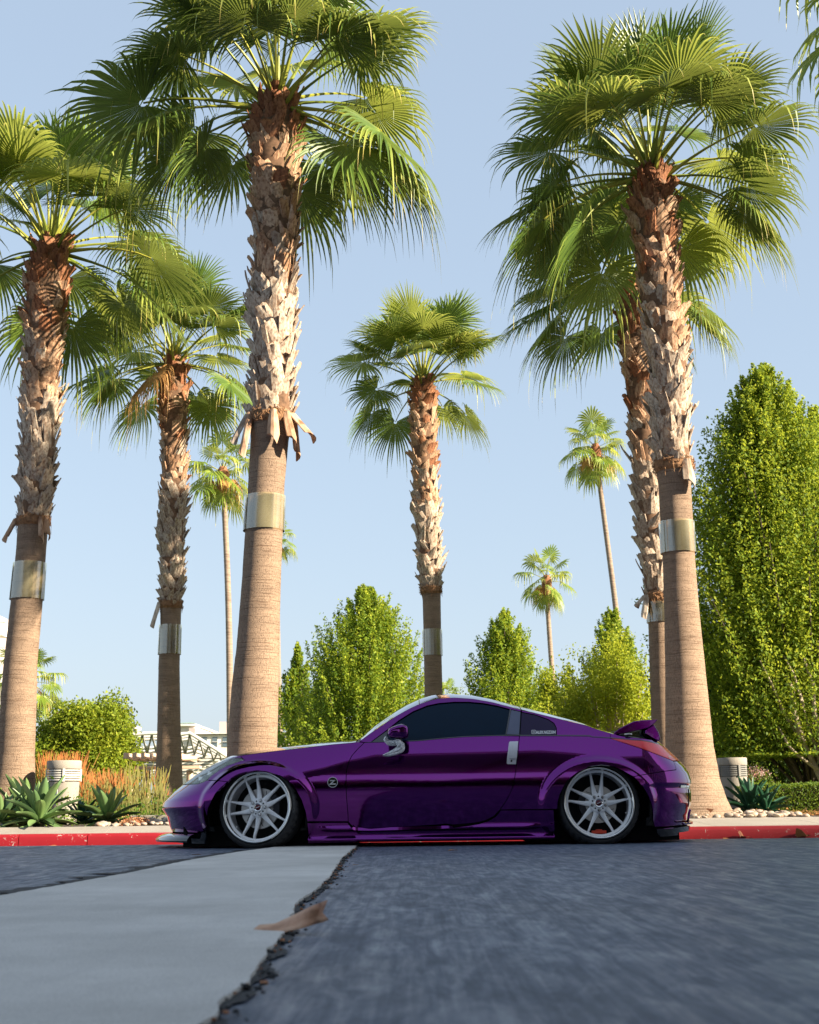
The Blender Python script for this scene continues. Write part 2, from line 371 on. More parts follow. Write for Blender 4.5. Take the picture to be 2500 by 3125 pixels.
# ------------------------------------------------------------------ ground
def kerb_y(x): return 12.975 - 0.105 * x
def build_ground():
    xs = [-400, -60, -20, -8, -4, 0, 4, 8, 20, 60, 400]
    V = []; F = []
    rows = [(None, -120), (None, 0.0), (None, 8.0), ('k', -1.3), ('k', -.7), ('k', 0.06)]
    zs = [0, 0, 0, 0, -.022, -.05]
    for (k, yy), z in zip(rows, zs):
        for x in xs:
            cx = max(-30, min(30, x))
            V.append((x, (kerb_y(cx) + yy) if k else yy, z))
    n = len(xs)
    for i in range(len(rows) - 1):
        for j in range(n - 1): F.append((i * n + j, i * n + j + 1, (i + 1) * n + j + 1, (i + 1) * n + j))
    tag(mk('road', V, F, M['asphalt'], smooth=True), 'dark blue-grey brushed asphalt road in shade under the parked car', kind='structure')
    # concrete pan crossing the road on the slant
    L = [(0, 2743), (203, 2706), (398, 2670), (580, 2630), (725, 2605), (833, 2590)]
    R = [(656, 3125), (667, 3072), (754, 3022), (804, 2935), (870, 2855), (906, 2761), (964, 2725), (1007, 2681), (1043, 2623), (1083, 2590)]
    def gl(P):
        return [ground(*p) for p in P]
    Lg = gl(L); Rg = gl(R)
    def extend(P, far=True):
        a, b = (P[-2], P[-1]) if far else (P[1], P[0])
        d = (b - a).normalized(); return b + d * 1.0
    # continue both edges under the car up to the gutter and towards the camera
    dl = (Lg[-1] - Lg[0]).normalized(); dr = (Rg[-1] - Rg[3]).normalized()
    yend = 11.6
    Le = Lg + [Lg[-1] + dl * ((yend - Lg[-1].y) / dl.y)]; Re = Rg + [Rg[-1] + dr * ((yend - Rg[-1].y) / dr.y)]
    Ls = Lg[0] - dl * ((Lg[0].y - .2) / dl.y); Rs = Rg[0] + Vector((-.10, -.9, 0))
    Le = [Ls] + Le; Re = [Rs] + Re
    def samp(P, n):
        d = [0]
        for a, b in zip(P, P[1:]): d.append(d[-1] + (b - a).length)
        out = []
        for i in range(n):
            y = P[0].y + (P[-1].y - P[0].y) * i / (n - 1)
            out.append(Vector((np.interp(y, [p.y for p in P], [p.x for p in P]), y, 0)))
        return out
    n = 420
    A = samp(Le, n); B = samp(Re, n); V = []; F = []
    for i in range(n):
        wa = (noise.noise(Vector((A[i].y * 9, 3, 0))) * .012 + noise.noise(Vector((A[i].y * 40, 3, 5))) * .006) * min(1, A[i].y / 4)
        wb = (noise.noise(Vector((B[i].y * 7, 8, 0))) * .011 + noise.noise(Vector((B[i].y * 45, 9, 5))) * .006) * min(1, B[i].y / 2.5)
        a = Vector((A[i].x + wa, A[i].y, .012)); b = Vector((B[i].x + wb, B[i].y, .012))
        V += [Vector((a.x, a.y, 0.0)), a, a.lerp(b, .33), a.lerp(b, .66), b, Vector((b.x, b.y, 0.0))]
    for i in range(n - 1):
        for k in range(5): F.append((i * 6 + k, i * 6 + k + 1, i * 6 + 7 + k, i * 6 + 6 + k))
    tag(mk('concrete_strip', V, F, M['concrete_road']), 'pale concrete strip crossing the asphalt on the slant', kind='structure')
    def joint(name, P, off, wid, seed, lab):
        V = []; F = []
        for i in range(n):
            y = P[i].y; s = min(1, .35 + y / 5)
            l = off - .004; w = wid * s * (.75 + .9 * noise.noise(Vector((y * 6, seed, 1))) + .5 * noise.noise(Vector((y * 31, seed, 4))))
            w = max(.006, w)
            sg = 1 if off >= 0 else -1
            V += [Vector((P[i].x - sg * .02, y, .004)), Vector((P[i].x + sg * w, y, .0045))]
        for i in range(n - 1): F.append((2 * i, 2 * i + 1, 2 * i + 3, 2 * i + 2))
        tag(mk(name, V, F, M['joint']), lab, kind='structure')
    joint('joint_gap', B, 1, .034, 2, 'crumbling dark joint along the right edge of the concrete strip')
    joint('joint_gap', A, -1, .17, 7, 'dark joint along the left edge of the concrete strip')
    # crumbs in the joint
    N = 420; ys = RNG.uniform(.9, 9.8, N); V = []; F = []
    xs_ = np.interp(ys, [p.y for p in B], [p.x for p in B])
    bm = MB()
    for i in range(N):
        s = random.uniform(.0015, .0055) * (1 if random.random() < .9 else 1.6); c = Vector((xs_[i] + random.gauss(.015, .018), ys[i], .006 + s * .4))
        q = Matrix.Rotation(random.uniform(0, 6), 3, 'Z') @ Matrix.Rotation(random.uniform(-.7, .7), 3, 'X')
        bm.box(c, (s * 2, s * 1.2, s * .7), mat=q, m=random.choice([0, 0, 0, 1]))
    o = bm.build('joint_debris', mats=[M['joint'], M['fallen']]); tag(o, 'grit and broken leaf bits caught in the road joint', 'debris', kind='stuff')
    # kerb
    ks = tag(empty('kerb', (0, 0, 0)), 'red painted kerb behind the car', kind='structure')
    lefts = [-40, -22, -13, -9.5, -6.6]
    j1 = ground(256, 2583, -.05); x1 = at(256, 2560, kerb_y(-3.3)).x; x0 = at(80 * DS / DS * 1.0, 2560, kerb_y(-3.8)).x
    joints = lefts + [at(57, 2560, 13.4).x, at(265, 2560, 13.3).x, -1.2, .6, at(2042, 2560, 12.75).x, 4.6, 6.8, 9, 12, 20, 40]
    for a, b in zip(joints, joints[1:]):
        g = .004; a += g; b -= g; V = []; F = []
        prof = [(0.0, -.10), (0.0, -.05), (.012, .045), (.022, .064), (.042, .075), (.16, .079), (.16, -.1)]
        nx = 8
        for i in range(nx + 1):
            x = a + (b - a) * i / nx
            for dy, z in prof: V.append((x, kerb_y(x) + dy + noise.noise(Vector((x * 3, 0, z * 9))) * .003, z + noise.noise(Vector((x * 2, 5, 0))) * .002))
        m = len(prof)
        for i in range(nx):
            for k in range(m - 1): F.append((i * m + k, (i + 1) * m + k, (i + 1) * m + k + 1, i * m + k + 1))
        F.append(tuple(range(m))); F.append(tuple(reversed(range(nx * m, nx * m + m))))
        o = mk('kerb_segment', V, F, M['redkerb'], ks, smooth=False)
        bm_ = bmesh.new(); bm_.from_mesh(o.data); bmesh.ops.recalc_face_normals(bm_, faces=bm_.faces); bm_.to_mesh(o.data); bm_.free()
        smooth_by_angle(o.data, 50)
    # pavement slabs behind the kerb: narrow on the left, wide on the right
    def pw(x): return .42 + 1.35 * sstep(.2, 2.2, x)
    pv = tag(empty('pavement'), 'sunlit pale concrete pavement behind the red kerb', kind='structure')
    xb = [-40, -20, -10, -6.5, -4.6, -3.1, -1.6, -.1, 1.4, 2.9, at(2400, 2560, 13).x + .35, 6.2, 9, 14, 40]
    for a, b in zip(xb, xb[1:]):
        V = []; F = []; nx = 6
        for i in range(nx + 1):
            x = a + .003 + (b - a - .006) * i / nx; y0 = kerb_y(x) + .162; y1 = kerb_y(x) + .16 + pw(x)
            V += [(x, y0, -.02), (x, y0, .078), (x, (y0 + y1) / 2, .108), (x, y1, .140), (x, y1, -.02)]
        for i in range(nx):
            for k in range(4): F.append((i * 5 + k, (i + 1) * 5 + k, (i + 1) * 5 + k + 1, i * 5 + k + 1))
        F.append((0, 1, 2, 3, 4)); F.append(tuple(nx * 5 + q for q in (4, 3, 2, 1, 0)))
        mk('paving_slab', V, F, M['pavement'], pv)
    # bed and ground beyond
    V = []; F = []; xs = [-400, -40, -20, -10, -5, -2, 0, .5, 1, 1.5, 2, 2.5, 5, 10, 20, 40, 400]
    for x in xs:
        cx = max(-40, min(40, x)); y1 = kerb_y(cx) + .155 + pw(cx)
        V += [(x, y1, .128), (x, 19, .132), (x, 60, .15), (x, 900, .2)]
    for i in range(len(xs) - 1):
        for k in range(3): F.append((i * 4 + k, (i + 1) * 4 + k, (i + 1) * 4 + k + 1, i * 4 + k + 1))
    o = mk('park_ground', V, F, None, mats=[M['soil'], M['terrain']], mi=[(0 if k == 0 else 1) for i in range(len(xs) - 1) for k in range(3)])
    tag(o, 'dark mulch bed running into open park ground', kind='structure')
build_ground()

# ------------------------------------------------------------------ fan palms
def make_frond(pitch, seed, mats, R=1.0, L=1.0, droop=1.0, nseg=46, spread=2.35, detail=7):
    """petiole and pleated fan blade growing from the origin along +X, built with its own droop"""
    rs = random.Random(seed); V = []; F = []; MI = []; RV = []
    p = math.radians(pitch); sag = .30 + .25 * (1 - abs(math.sin(p)))
    pts = []
    for i in range(7):
        t = i / 6; a = p - sag * t * t * .9
        if i == 0: pts.append(Vector((0, 0, 0)))
        else: pts.append(pts[-1] + Vector((math.cos(a), 0, math.sin(a))) * L / 6)
    rad = [.034, .026, .019, .016, .014, .012, .010]
    mb = MB(); mb.tube(pts, [r * .9 for r in rad], 5)
    V += mb.V; F += mb.F; MI += [1] * len(mb.F); RV += [.5] * len(mb.V)
    a = p - sag * .9; twist = rs.uniform(-.5, .5); tip = pts[-1]
    d = Vector((math.cos(a), 0, math.sin(a))); l = Vector((0, 1, 0)); l = Matrix.Rotation(twist, 3, d) @ l; nrm = d.cross(l); 
    if nrm.z > 0: nrm = -nrm
    # blade hinge: blade hangs a little below the petiole line
    bend = rs.uniform(.05, .35) * (1 if pitch < 60 else .3); d2 = (d - Vector((0, 0, 1)) * bend).normalized(); l = (l - d2 * l.dot(d2)).normalized(); nrm = l.cross(d2)
    if nrm.z < 0: nrm = -nrm
    rr = [.04, .25, .46, .62, .76, .89, 1.0] if detail >= 7 else [.05, .5, .78, 1.0]
    dphi = 2 * spread / nseg
    fold = .12
    for s in range(nseg):
        phi = -spread + (s + .5) * dphi
        Ls = R * (.80 + .24 * math.cos(phi * .5) ** 2) * rs.uniform(.93, 1.05); dr = droop * rs.uniform(.75, 1.35); br = rs.random()
        if rs.random() < .05: dr *= 1.8
        cup = .10 * math.cos(phi)
        sv = (d2 * math.cos(phi) + l * math.sin(phi)); side = (l * math.cos(phi) - d2 * math.sin(phi))
        b = len(V); kink = rs.uniform(-.06, .06)
        for j, r in enumerate(rr):
            rad_ = r * Ls; w = math.tan(dphi / 2) * rad_ if r < .47 else math.tan(dphi / 2) * .47 * Ls * (1.0 - ((r - .47) / .53) ** 1.2) * 1.0
            t = max(0, r - .42) / .58
            g = dr * Ls * ((.40 + .30 * (br > .8)) * t ** 2.3 + .02 * r)
            back = 1 - .22 * dr * t ** 2
            c = tip + sv * rad_ * back + nrm * (cup * Ls * r * r - .06 * Ls * abs(math.sin(phi)) ** 2 * r) - Vector((0, 0, 1)) * g + side * kink * Ls * t
            f = w * (1.0 if r < .5 else .8)
            sgn = 1 if s % 1 == 0 else -1
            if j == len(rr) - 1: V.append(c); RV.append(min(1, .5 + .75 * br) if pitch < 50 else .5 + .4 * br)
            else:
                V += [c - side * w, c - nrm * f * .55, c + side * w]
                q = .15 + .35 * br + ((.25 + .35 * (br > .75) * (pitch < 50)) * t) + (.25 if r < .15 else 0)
                RV += [q + .1, q - .08, q + .1]
        n = len(rr)
        for j in range(n - 1):
            o = b + j * 3
            if j < n - 2:
                F += [(o, o + 1, o + 4, o + 3), (o + 1, o + 2, o + 5, o + 4)]; MI += [0, 0]
            else:
                F += [(o, o + 1, o + 3), (o + 1, o + 2, o + 3)]; MI += [0, 0]
    me = bpy.data.meshes.new('frond'); me.from_pydata([tuple(v) for v in V], [], F)
    at_ = me.attributes.new('rnd', 'FLOAT', 'POINT'); at_.data.foreach_set('value', [min(1, max(0, x)) for x in RV])
    me.materials.append(mats[0]); me.materials.append(mats[1]); me.polygons.foreach_set('material_index', MI); me.update()
    return me
PITCHES = [86, 76, 66, 56, 44, 30, 16, 2, -14, -32, -50]
FR = {}
for pi_, p_ in enumerate(PITCHES):
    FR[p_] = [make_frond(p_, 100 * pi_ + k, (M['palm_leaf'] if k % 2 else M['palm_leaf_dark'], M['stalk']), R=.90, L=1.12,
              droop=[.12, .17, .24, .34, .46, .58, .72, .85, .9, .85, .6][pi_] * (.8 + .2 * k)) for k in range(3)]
DEADF = make_frond(-30, 999, (M['dead_leaf'], M['dead_leaf']), droop=1.5, L=.8)
FRS = {p_: [make_frond(p_, 50 + p_ + k, (M['palm_leaf'], M['stalk']), R=.85, L=1.05, droop=.55 + .5 * (p_ < 40), nseg=20, detail=4) for k in range(2)] for p_ in (80, 55, 30, 5, -20, -45)}

def make_boot(seed, mat):
    rs = random.Random(seed); V = []; F = []
    nt_, ns = 5, 4; W = rs.uniform(.075, .10); H = 1.0
    top = [rs.uniform(-.13, .10) for _ in range(ns + 1)]; spike = rs.random() < .45
    fl = rs.uniform(.10, .26); lean = (1 if seed % 2 else -1) * rs.uniform(.15, .80)
    for lay in (0, 1):
        for i in range(nt_ + 1):
            t = i / nt_
            w = W * (1.25 - .38 * t) / .09 * .30
            for j in range(ns + 1):
                s = j / ns * 2 - 1
                z = t * H + (top[j] * t ** 3); 
                if spike: z += .28 * t ** 3 * (1 if lean > 0 else -1) * s
                x = .05 + fl * t ** 1.4 - .13 * s * s * (1 - .3 * t) - .06 * lay + (.05 * t * abs(s))
                y = s * w + lean * t * .75
                V.append((x, y, z))
    m = ns + 1; o2 = (nt_ + 1) * m
    for i in range(nt_):
        for j in range(ns):
            a = i * m + j; F.append((a, a + 1, a + m + 1, a + m)); b = a + o2; F.append((b, b + m, b + m + 1, b + 1))
    for j in range(ns): a = nt_ * m + j; F.append((a, a + 1, a + 1 + o2, a + o2))
    for i in range(nt_): a = i * m; F.append((a, a + m, a + m + o2, a + o2)); a = i * m + ns; F.append((a, a + o2, a + m + o2, a + m))
    me = bpy.data.meshes.new('leaf_base'); me.from_pydata(V, [], F); me.materials.append(mat); me.update()
    return me
BOOTS = {k: [make_boot(i + j * 40, M[k]) for i in range(9)] for j, k in enumerate(('boot_grey', 'boot_brown', 'boot_red'))}

def fan_palm(name, Y, trunk, boots_from, base_px, crown, label, grey_to, band=None, base_z=.12, nf=44, fs=1.0, husks=(), seed=0, shift=(0, 0)):
    """trunk: rows (cx, y, width) in the 1725 view; boots_from: y where the leaf bases start; base_px: (x, y) of crown base"""
    rs = random.Random(seed); ctr = []; 
    for cx, y, w in trunk:
        p = atd(cx, y, Y); s = (atd(cx + w / 2, y, Y) - atd(cx - w / 2, y, Y)).length / 2; ctr.append((p.z, p.x, s))
    ctr.sort()
    zb = base_z
    if ctr[0][0] > zb: ctr.insert(0, (zb - .05, ctr[0][1] - (ctr[1][1] - ctr[0][1]) * .15, ctr[0][2] * 1.12))
    zs = [c[0] for c in ctr]; X = lambda z: interp(z, zs, [c[1] for c in ctr]); Rr = lambda z: interp(z, zs, [c[2] for c in ctr])
    zboot = atd(base_px[0], boots_from, Y).z; ztop = atd(*base_px, Y).z; zgrey = atd(base_px[0], grey_to, Y).z
    root = tag(empty(name, (X(zb), Y, zb)), label, 'palm tree', 'tall fan palms with shaggy trunks along the street')
    ox, oy, oz = X(zb), Y, zb
    # bare trunk with UVs in metres
    n = 40; zz = list(np.arange(zb - .1, zboot + .12, .045)); V = []; F = []
    for i, z in enumerate(zz):
        r0 = Rr(z); 
        for k in range(n):
            a = 2 * PI * k / n
            r = r0 * (1 + .018 * noise.noise(Vector((math.cos(a) * 2, math.sin(a) * 2, z * 1.1 + seed))) + .010 * noise.noise(Vector((math.cos(a) * .7, math.sin(a) * .7, z * 16 + seed))))
            V.append((X(z) + math.cos(a) * r - ox, math.sin(a) * r, z - oz))
    for i in range(len(zz) - 1):
        for k in range(n): F.append((i * n + k, i * n + (k + 1) % n, (i + 1) * n + (k + 1) % n, (i + 1) * n + k))
    tr = mk('trunk', V, F, M['palm_bark'], root, smooth=True)
    uvl = tr.data.uv_layers.new(name='UVMap'); uvs = []
    for i in range(len(zz) - 1):
        for k in range(n):
            c = 2 * PI * .24
            uvs += [k / n * c, zz[i] + seed * 3, (k + 1) / n * c, zz[i] + seed * 3, (k + 1) / n * c, zz[i + 1] + seed * 3, k / n * c, zz[i + 1] + seed * 3]
    uvl.data.foreach_set('uv', uvs)
    # core under the leaf bases
    mb = MB(); zc = list(np.linspace(zboot - .02, ztop + .10, 30))
    mb.tube([(X(z) - ox, 0, z - oz) for z in zc], [Rr(min(z, ztop)) * (.86 if z < ztop else .6) for z in zc], 20)
    mb.build('trunk_core', M['core'], root, smooth=True)
    # leaf bases in crossing spirals
    z = zboot - .06; row = 0; cnt = 0; total = ztop - zboot
    while z < ztop + .02 and cnt < 296:
        tt = (z - zboot) / total; r = Rr(z)
        grey = z < zgrey
        size = (.255 if grey else .225) * (r / .27) ** .6
        per = 10 if grey else 10
        for k in range(per):
            a = 2 * PI * (k + (row % 2) * .5 + rs.uniform(-.10, .10)) / per
            if z < zgrey - .12: kind = 'boot_grey'
            elif z > ztop - total * .16: kind = 'boot_red'
            else: kind = rs.choice(['boot_brown', 'boot_brown', 'boot_brown', 'boot_grey' if z < zgrey + .8 else 'boot_red'])
            o = link('leaf_base', rs.choice(BOOTS[kind]), root)
            sz = size * rs.uniform(.78, 1.22); zz_ = z + rs.uniform(-.035, .035)
            o.location = (X(zz_) - ox + math.cos(a) * r * .80, math.sin(a) * r * .80, zz_ - oz)
            o.rotation_euler = (rs.uniform(-.12, .12), rs.uniform(-.06, .16), a)
            sw = r / .27
            o.scale = (sz * rs.uniform(.8, 1.4), sz * (1.15 if grey else 1.1), sz * (1 if grey else .88))
            cnt += 1
            if cnt >= 296: break
        dz = total * (.0335 if not grey else .0385)
        z += dz; row += 1
    # fibre collar and hanging husks at the lower end
    mb = MB(); r = Rr(zboot)
    for k in range(150):
        a = rs.uniform(0, 2 * PI); rr = r * rs.uniform(1.0, 1.12); z0 = zboot + rs.uniform(-.05, .08) - oz; a2 = a + rs.uniform(-.6, .6); r2 = r * rs.uniform(1.0, 1.22)
        mb.tube([(X(zboot) - ox + math.cos(a) * rr, math.sin(a) * rr, z0), (X(zboot) - ox + math.cos((a + a2) / 2) * (rr + .02), math.sin((a + a2) / 2) * (rr + .02), z0 + rs.uniform(-.03, .05)), (X(zboot) - ox + math.cos(a2) * r2, math.sin(a2) * r2, z0 + rs.uniform(-.12, .06))], [.005, .004, .002], 3, cap=False)
    mb.lathe([(r * 1.0, -.06), (r * 1.10, -.02), (r * 1.12, .06), (r * .95, .10)], 24, c=(X(zboot) - ox, 0, zboot - oz))
    o = mb.build('fibre_collar', M['fibre'], root); o['kind'] = 'stuff'
    for (adeg, ln, w, out) in husks:
        ln *= .78
        a = math.radians(adeg); V = []; F = []; m = 4; nn = 6
        cdir = Vector((math.cos(a), math.sin(a), 0)); sd = Vector((-math.sin(a), math.cos(a), 0)); c0 = Vector((X(zboot) - ox, 0, zboot - oz + .05)) + cdir * r * 1.05
        for lay in (0, 1):
            for i in range(nn + 1):
                t = i / nn
                for j in range(m + 1):
                    s = j / m * 2 - 1; ww = w * (.55 + .75 * t - .35 * t * t) * (1 if t < 1 else .55)
                    V.append(c0 + cdir * (out * t + .05 * (1 - s * s) - lay * .014) + sd * (s * ww) - Vector((0, 0, ln * t + (.05 * s if i == nn else 0))))
        mm = m + 1; o2 = (nn + 1) * mm
        for i in range(nn):
            for j in range(m): q = i * mm + j; F.append((q, q + 1, q + mm + 1, q + mm)); q += o2; F.append((q, q + mm, q + mm + 1, q + 1))
        for j in range(m): q = nn * mm + j; F.append((q, q + 1, q + 1 + o2, q + o2))
        for i in range(nn): q = i * mm; F.append((q, q + mm, q + mm + o2, q + o2)); q = i * mm + m; F.append((q, q + o2, q + mm + o2, q + mm))
        mk('hanging_husk', V, F, rs.choice([M['boot_brown'], M['boot_grey'], M['boot_brown']]), root, smooth=False)
    # clear plastic sheet round the bare trunk
    if band:
        z0 = atd(base_px[0], band[1], Y).z; z1 = atd(base_px[0], band[0], Y).z; mb = MB(); zb_ = np.linspace(z0, z1, 5)
        nn = 40; V = []; F = []
        for z in zb_:
            rr = Rr(z) + .016
            for k in range(nn + 3):
                a = 2 * PI * k / nn + 3.4; r_ = rr * (1 + .012 * noise.noise(Vector((a * 1.4, z, seed)))) + (k / nn) * .008
                V.append((X(z) - ox + math.cos(a) * r_, math.sin(a) * r_, z - oz))
        for i in range(4):
            for k in range(nn + 2): F.append((i * (nn + 3) + k, i * (nn + 3) + k + 1, (i + 1) * (nn + 3) + k + 1, (i + 1) * (nn + 3) + k))
        mk('clear_band', V, F, M['clear_sheet'], root, smooth=True)
    # crown
    cz = ztop; cx_ = X(ztop); ga = 2.39996; a0 = rs.uniform(0, 6)
    lo = crown.get('lo', -42) + 16; hi = crown.get('hi', 86)
    for i in range(nf):
        t = (i + .5) / nf; pit = hi + (lo - hi) * (t ** crown.get('pw', 1.12)) + rs.uniform(-6, 6)
        az = a0 + i * ga + rs.uniform(-.15, .15)
        if math.cos(az + PI / 2) > .25: pit = max(pit, 26 + 22 * rs.random())
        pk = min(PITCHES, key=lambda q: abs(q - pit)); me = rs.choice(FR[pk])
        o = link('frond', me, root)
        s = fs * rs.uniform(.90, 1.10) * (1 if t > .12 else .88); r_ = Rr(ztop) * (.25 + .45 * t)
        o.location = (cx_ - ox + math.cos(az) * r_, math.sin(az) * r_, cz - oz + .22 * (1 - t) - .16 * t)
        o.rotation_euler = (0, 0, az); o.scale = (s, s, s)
    for (azd, pk, s, dead) in crown.get('extra', ()):
        me = DEADF if dead else FR[pk][0]; o = link('frond', me, root); az = math.radians(azd); r_ = Rr(ztop) * .6
        if dead: o['label'] = 'dead straw-brown drooping frond'
        o.location = (cx_ - ox + math.cos(az) * r_, math.sin(az) * r_, cz - oz - .1); o.rotation_euler = (0, 0, az); o.scale = (s * fs,) * 3
    return root

fan_palm('fan_palm', 14.0, [(526, 1700, 118), (531, 1580, 104), (537, 1450, 98), (543, 1366, 90), (551, 1212, 81), (556, 1120, 79), (561, 1020, 76), (568, 924, 80), (573, 850, 96), (577, 700, 94), (578, 600, 96), (579, 500, 104), (580, 400, 110), (579, 300, 116), (585, 230, 82), (585, 200, 70)],
         885, (584, 215), {'lo': -46, 'extra': ((178, 16, 1.25, 0), (190, 2, 1.1, 0), (-20, -14, 1.1, 0), (-35, -32, 1.0, 0), (198, -32, .8, 0), (5, -14, 1.1, 0))},
         'thick fan palm rising behind the car bonnet, its crown reaching the top edge', 600, band=(1045, 1118), nf=34, fs=1.07,
         husks=((200, .42, .05, .16), (215, .62, .06, .10), (282, .45, .075, .05), (318, .48, .07, .12), (340, .40, .09, .26), (350, .62, .06, .05)), seed=1)
fan_palm('fan_palm', 17.5, [(24, 1700, 96), (31, 1640, 84), (34, 1587, 76), (37, 1520, 75), (43, 1404, 69), (56, 1270, 65), (66, 1155, 61), (70, 1100, 62), (75, 1059, 73), (81, 943, 78), (87, 810, 78), (92, 714, 88), (97, 618, 92), (101, 586, 100), (107, 540, 78), (108, 510, 70)],
         1100, (107, 520), {'lo': -44, 'extra': ((-12, 2, 1.15, 0), (5, -14, 1.1, 0), (186, -14, 1.0, 0))},
         'thick fan palm at the left edge beside the concrete bin', 850, band=(1185, 1262), nf=34, fs=1.12, husks=((190, .38, .04, .14), (335, .35, .06, .05), (310, .45, .04, .10)), seed=2)
fan_palm('fan_palm', 23.0, [(355, 1700, 66), (356, 1635, 56), (356, 1520, 48), (356, 1404, 44), (359, 1327, 42), (360, 1275, 44), (361, 1250, 52), (362, 1135, 56), (367, 1020, 58), (366, 905, 62), (366, 826, 68), (368, 775, 48), (369, 750, 40)],
         1275, (368, 757), {'lo': -44, 'extra': ((200, -14, 1.0, 0), (190, 2, 1.15, 0), (240, 2, .85, 1), (-15, -14, 1.0, 0))},
         'slimmer fan palm with one dead brown frond, left of the car nose', 1040, band=(1316, 1378), nf=33, fs=1.0, husks=((205, .55, .07, .12),), seed=3)
fan_palm('fan_palm', 24.8, [(914, 1700, 46), (913, 1459, 38), (911, 1350, 37), (909, 1264, 38), (907, 1240, 42), (905, 1199, 50), (899, 1100, 57), (893, 950, 59), (892, 850, 62), (890, 815, 46), (889, 795, 38)],
         1245, (889, 803), {'lo': -36},
         'fan palm standing directly behind the car roof in the centre', 1080, band=(1326, 1381), nf=32, fs=.95, seed=4)
fan_palm('fan_palm', 19.5, [(1404, 1700, 62), (1401, 1562, 54), (1394, 1427, 50), (1390, 1293, 50), (1386, 1255, 54), (1380, 1203, 60), (1367, 1069, 64), (1361, 979, 64), (1356, 890, 66), (1342, 755, 72), (1337, 650, 74), (1326, 620, 56), (1322, 600, 46)],
         1262, (1322, 606), {'lo': -40, 'extra': ((184, 2, 1.1, 0), (195, -14, 1.15, 0), (-8, -14, 1.0, 0), (175, 2, 1.15, 0))},
         'fan palm half hidden behind the thicker trunk on the right', 980, band=(1270, 1312), nf=31, fs=.98, husks=((205, .42, .07, .08), (190, .2, .05, .14)), seed=5)
fan_palm('fan_palm', 15.0, [(1462, 1710, 160), (1461, 1680, 134), (1457, 1642, 116), (1452, 1572, 100), (1444, 1427, 85), (1436, 1293, 73), (1430, 1181, 67), (1421, 1024, 68), (1419, 979, 76), (1413, 845, 82), (1408, 755, 84), (1404, 714, 86), (1390, 630, 92), (1381, 525, 100), (1377, 462, 108), (1371, 399, 80), (1369, 350, 70)],
         985, (1370, 360), {'lo': -46, 'extra': ((183, -14, 1.2, 0), (176, 2, 1.1, 0), (-8, 2, .92, 0), (-2, -14, .98, 0), (200, -32, 1.0, 0))},
         'thickest fan palm with flared foot in pebbles behind the car tail', 740, band=(1100, 1166), nf=38, fs=1.02, husks=((300, .40, .10, .05),), seed=6)

def thin_palm(Y, px, top, bot, w, label, seed, fs=1.0, nf=30):
    rs = random.Random(seed); a = atd(*bot, Y); b = atd(*top, Y); root = tag(empty('slender_palm', (a.x, Y, .15)), label, 'palm tree', 'slender tall palms far behind the street palms')
    d = b - a; mb = MB(); r = w / pxm(Y) / 2; pts = []
    z0 = .0; zt = b.z - .15
    for i in range(15):
        t = i / 14; z = z0 + zt * t; k = (z + .15 - a.z) / (b.z - a.z); pts.append(((b.x - a.x) * k * (1 if k > 0 else .3) + .05 * math.sin(t * 5 + seed), 0, z))
    mb.tube(pts, [r * (1.25 - .35 * i / 14) for i in range(15)], 10); mb.build('trunk', M['thin_bark'], root, smooth=True)
    mb = MB(); top_ = Vector(pts[-1]); mb.lathe([(r * 1.0, -.9), (r * 1.9, -.35), (r * 2.3, .05), (r * 1.2, .3)], 12, c=top_); mb.build('leaf_base_cluster', M['boot_red'], root, smooth=True)
    ks = list(FRS.keys())
    for i in range(nf):
        t = (i + .5) / nf; pit = 85 - 140 * t; pk = min(ks, key=lambda q: abs(q - pit)); o = link('frond', rs.choice(FRS[pk]), root); az = i * 2.4 + seed; s = fs * rs.uniform(.85, 1.15)
        o.location = top_ + Vector((0, 0, .2 - .3 * t)); o.rotation_euler = (0, 0, az); o.scale = (s,) * 3
    for i in range(3):
        o = link('frond', DEADF, root); o['label'] = 'dead straw-brown frond'; az = rs.uniform(0, 6); s = fs * .8; o.location = top_; o.rotation_euler = (0, 0, az); o.scale = (s,) * 3
    return root
thin_palm(46, 0, (470, 1000), (488, 1600), 13, 'slender palm with yellowing crown just left of the thick trunk behind the bonnet', 11, .86, 24)
thin_palm(50, 0, (1257, 950), (1297, 1300), 11.5, 'slender palm right of centre, the taller of the two small ones', 12, .86, 24)
thin_palm(58, 0, (1153, 1225), (1166, 1460), 10.5, 'slender palm above the car roof, the shorter of the two small ones', 13, .84, 22)
thin_palm(70, 0, (585, 1140), (590, 1500), 9, 'distant palm peeping out right of the thick trunk behind the bonnet', 14, .75, 20)
thin_palm(40, 0, (62, 1440), (62, 1560), 12, 'low palm peeping out right of the leftmost trunk', 15, .72, 22)
thin_palm(52, 0, (936, 1480), (936, 1560), 10, 'low palm with drooping crown just right of the central trunk', 16, .55, 20)
for i, (x, y) in enumerate(((119, 1512), (192, 1520), (250, 1540))):
    thin_palm(75, 0, (x, y), (x, y + 60), 9, ('small palm top above the green bush, leftmost of three', 'small palm top above the green bush, middle of three', 'small palm top above the green bush, rightmost of three')[i], 20 + i, .62, 20)
r_ = thin_palm(16, 0, (1890, 0), (1895, 300), 30, 'palm fronds hanging in at the top right corner', 31, 1.0, 34)

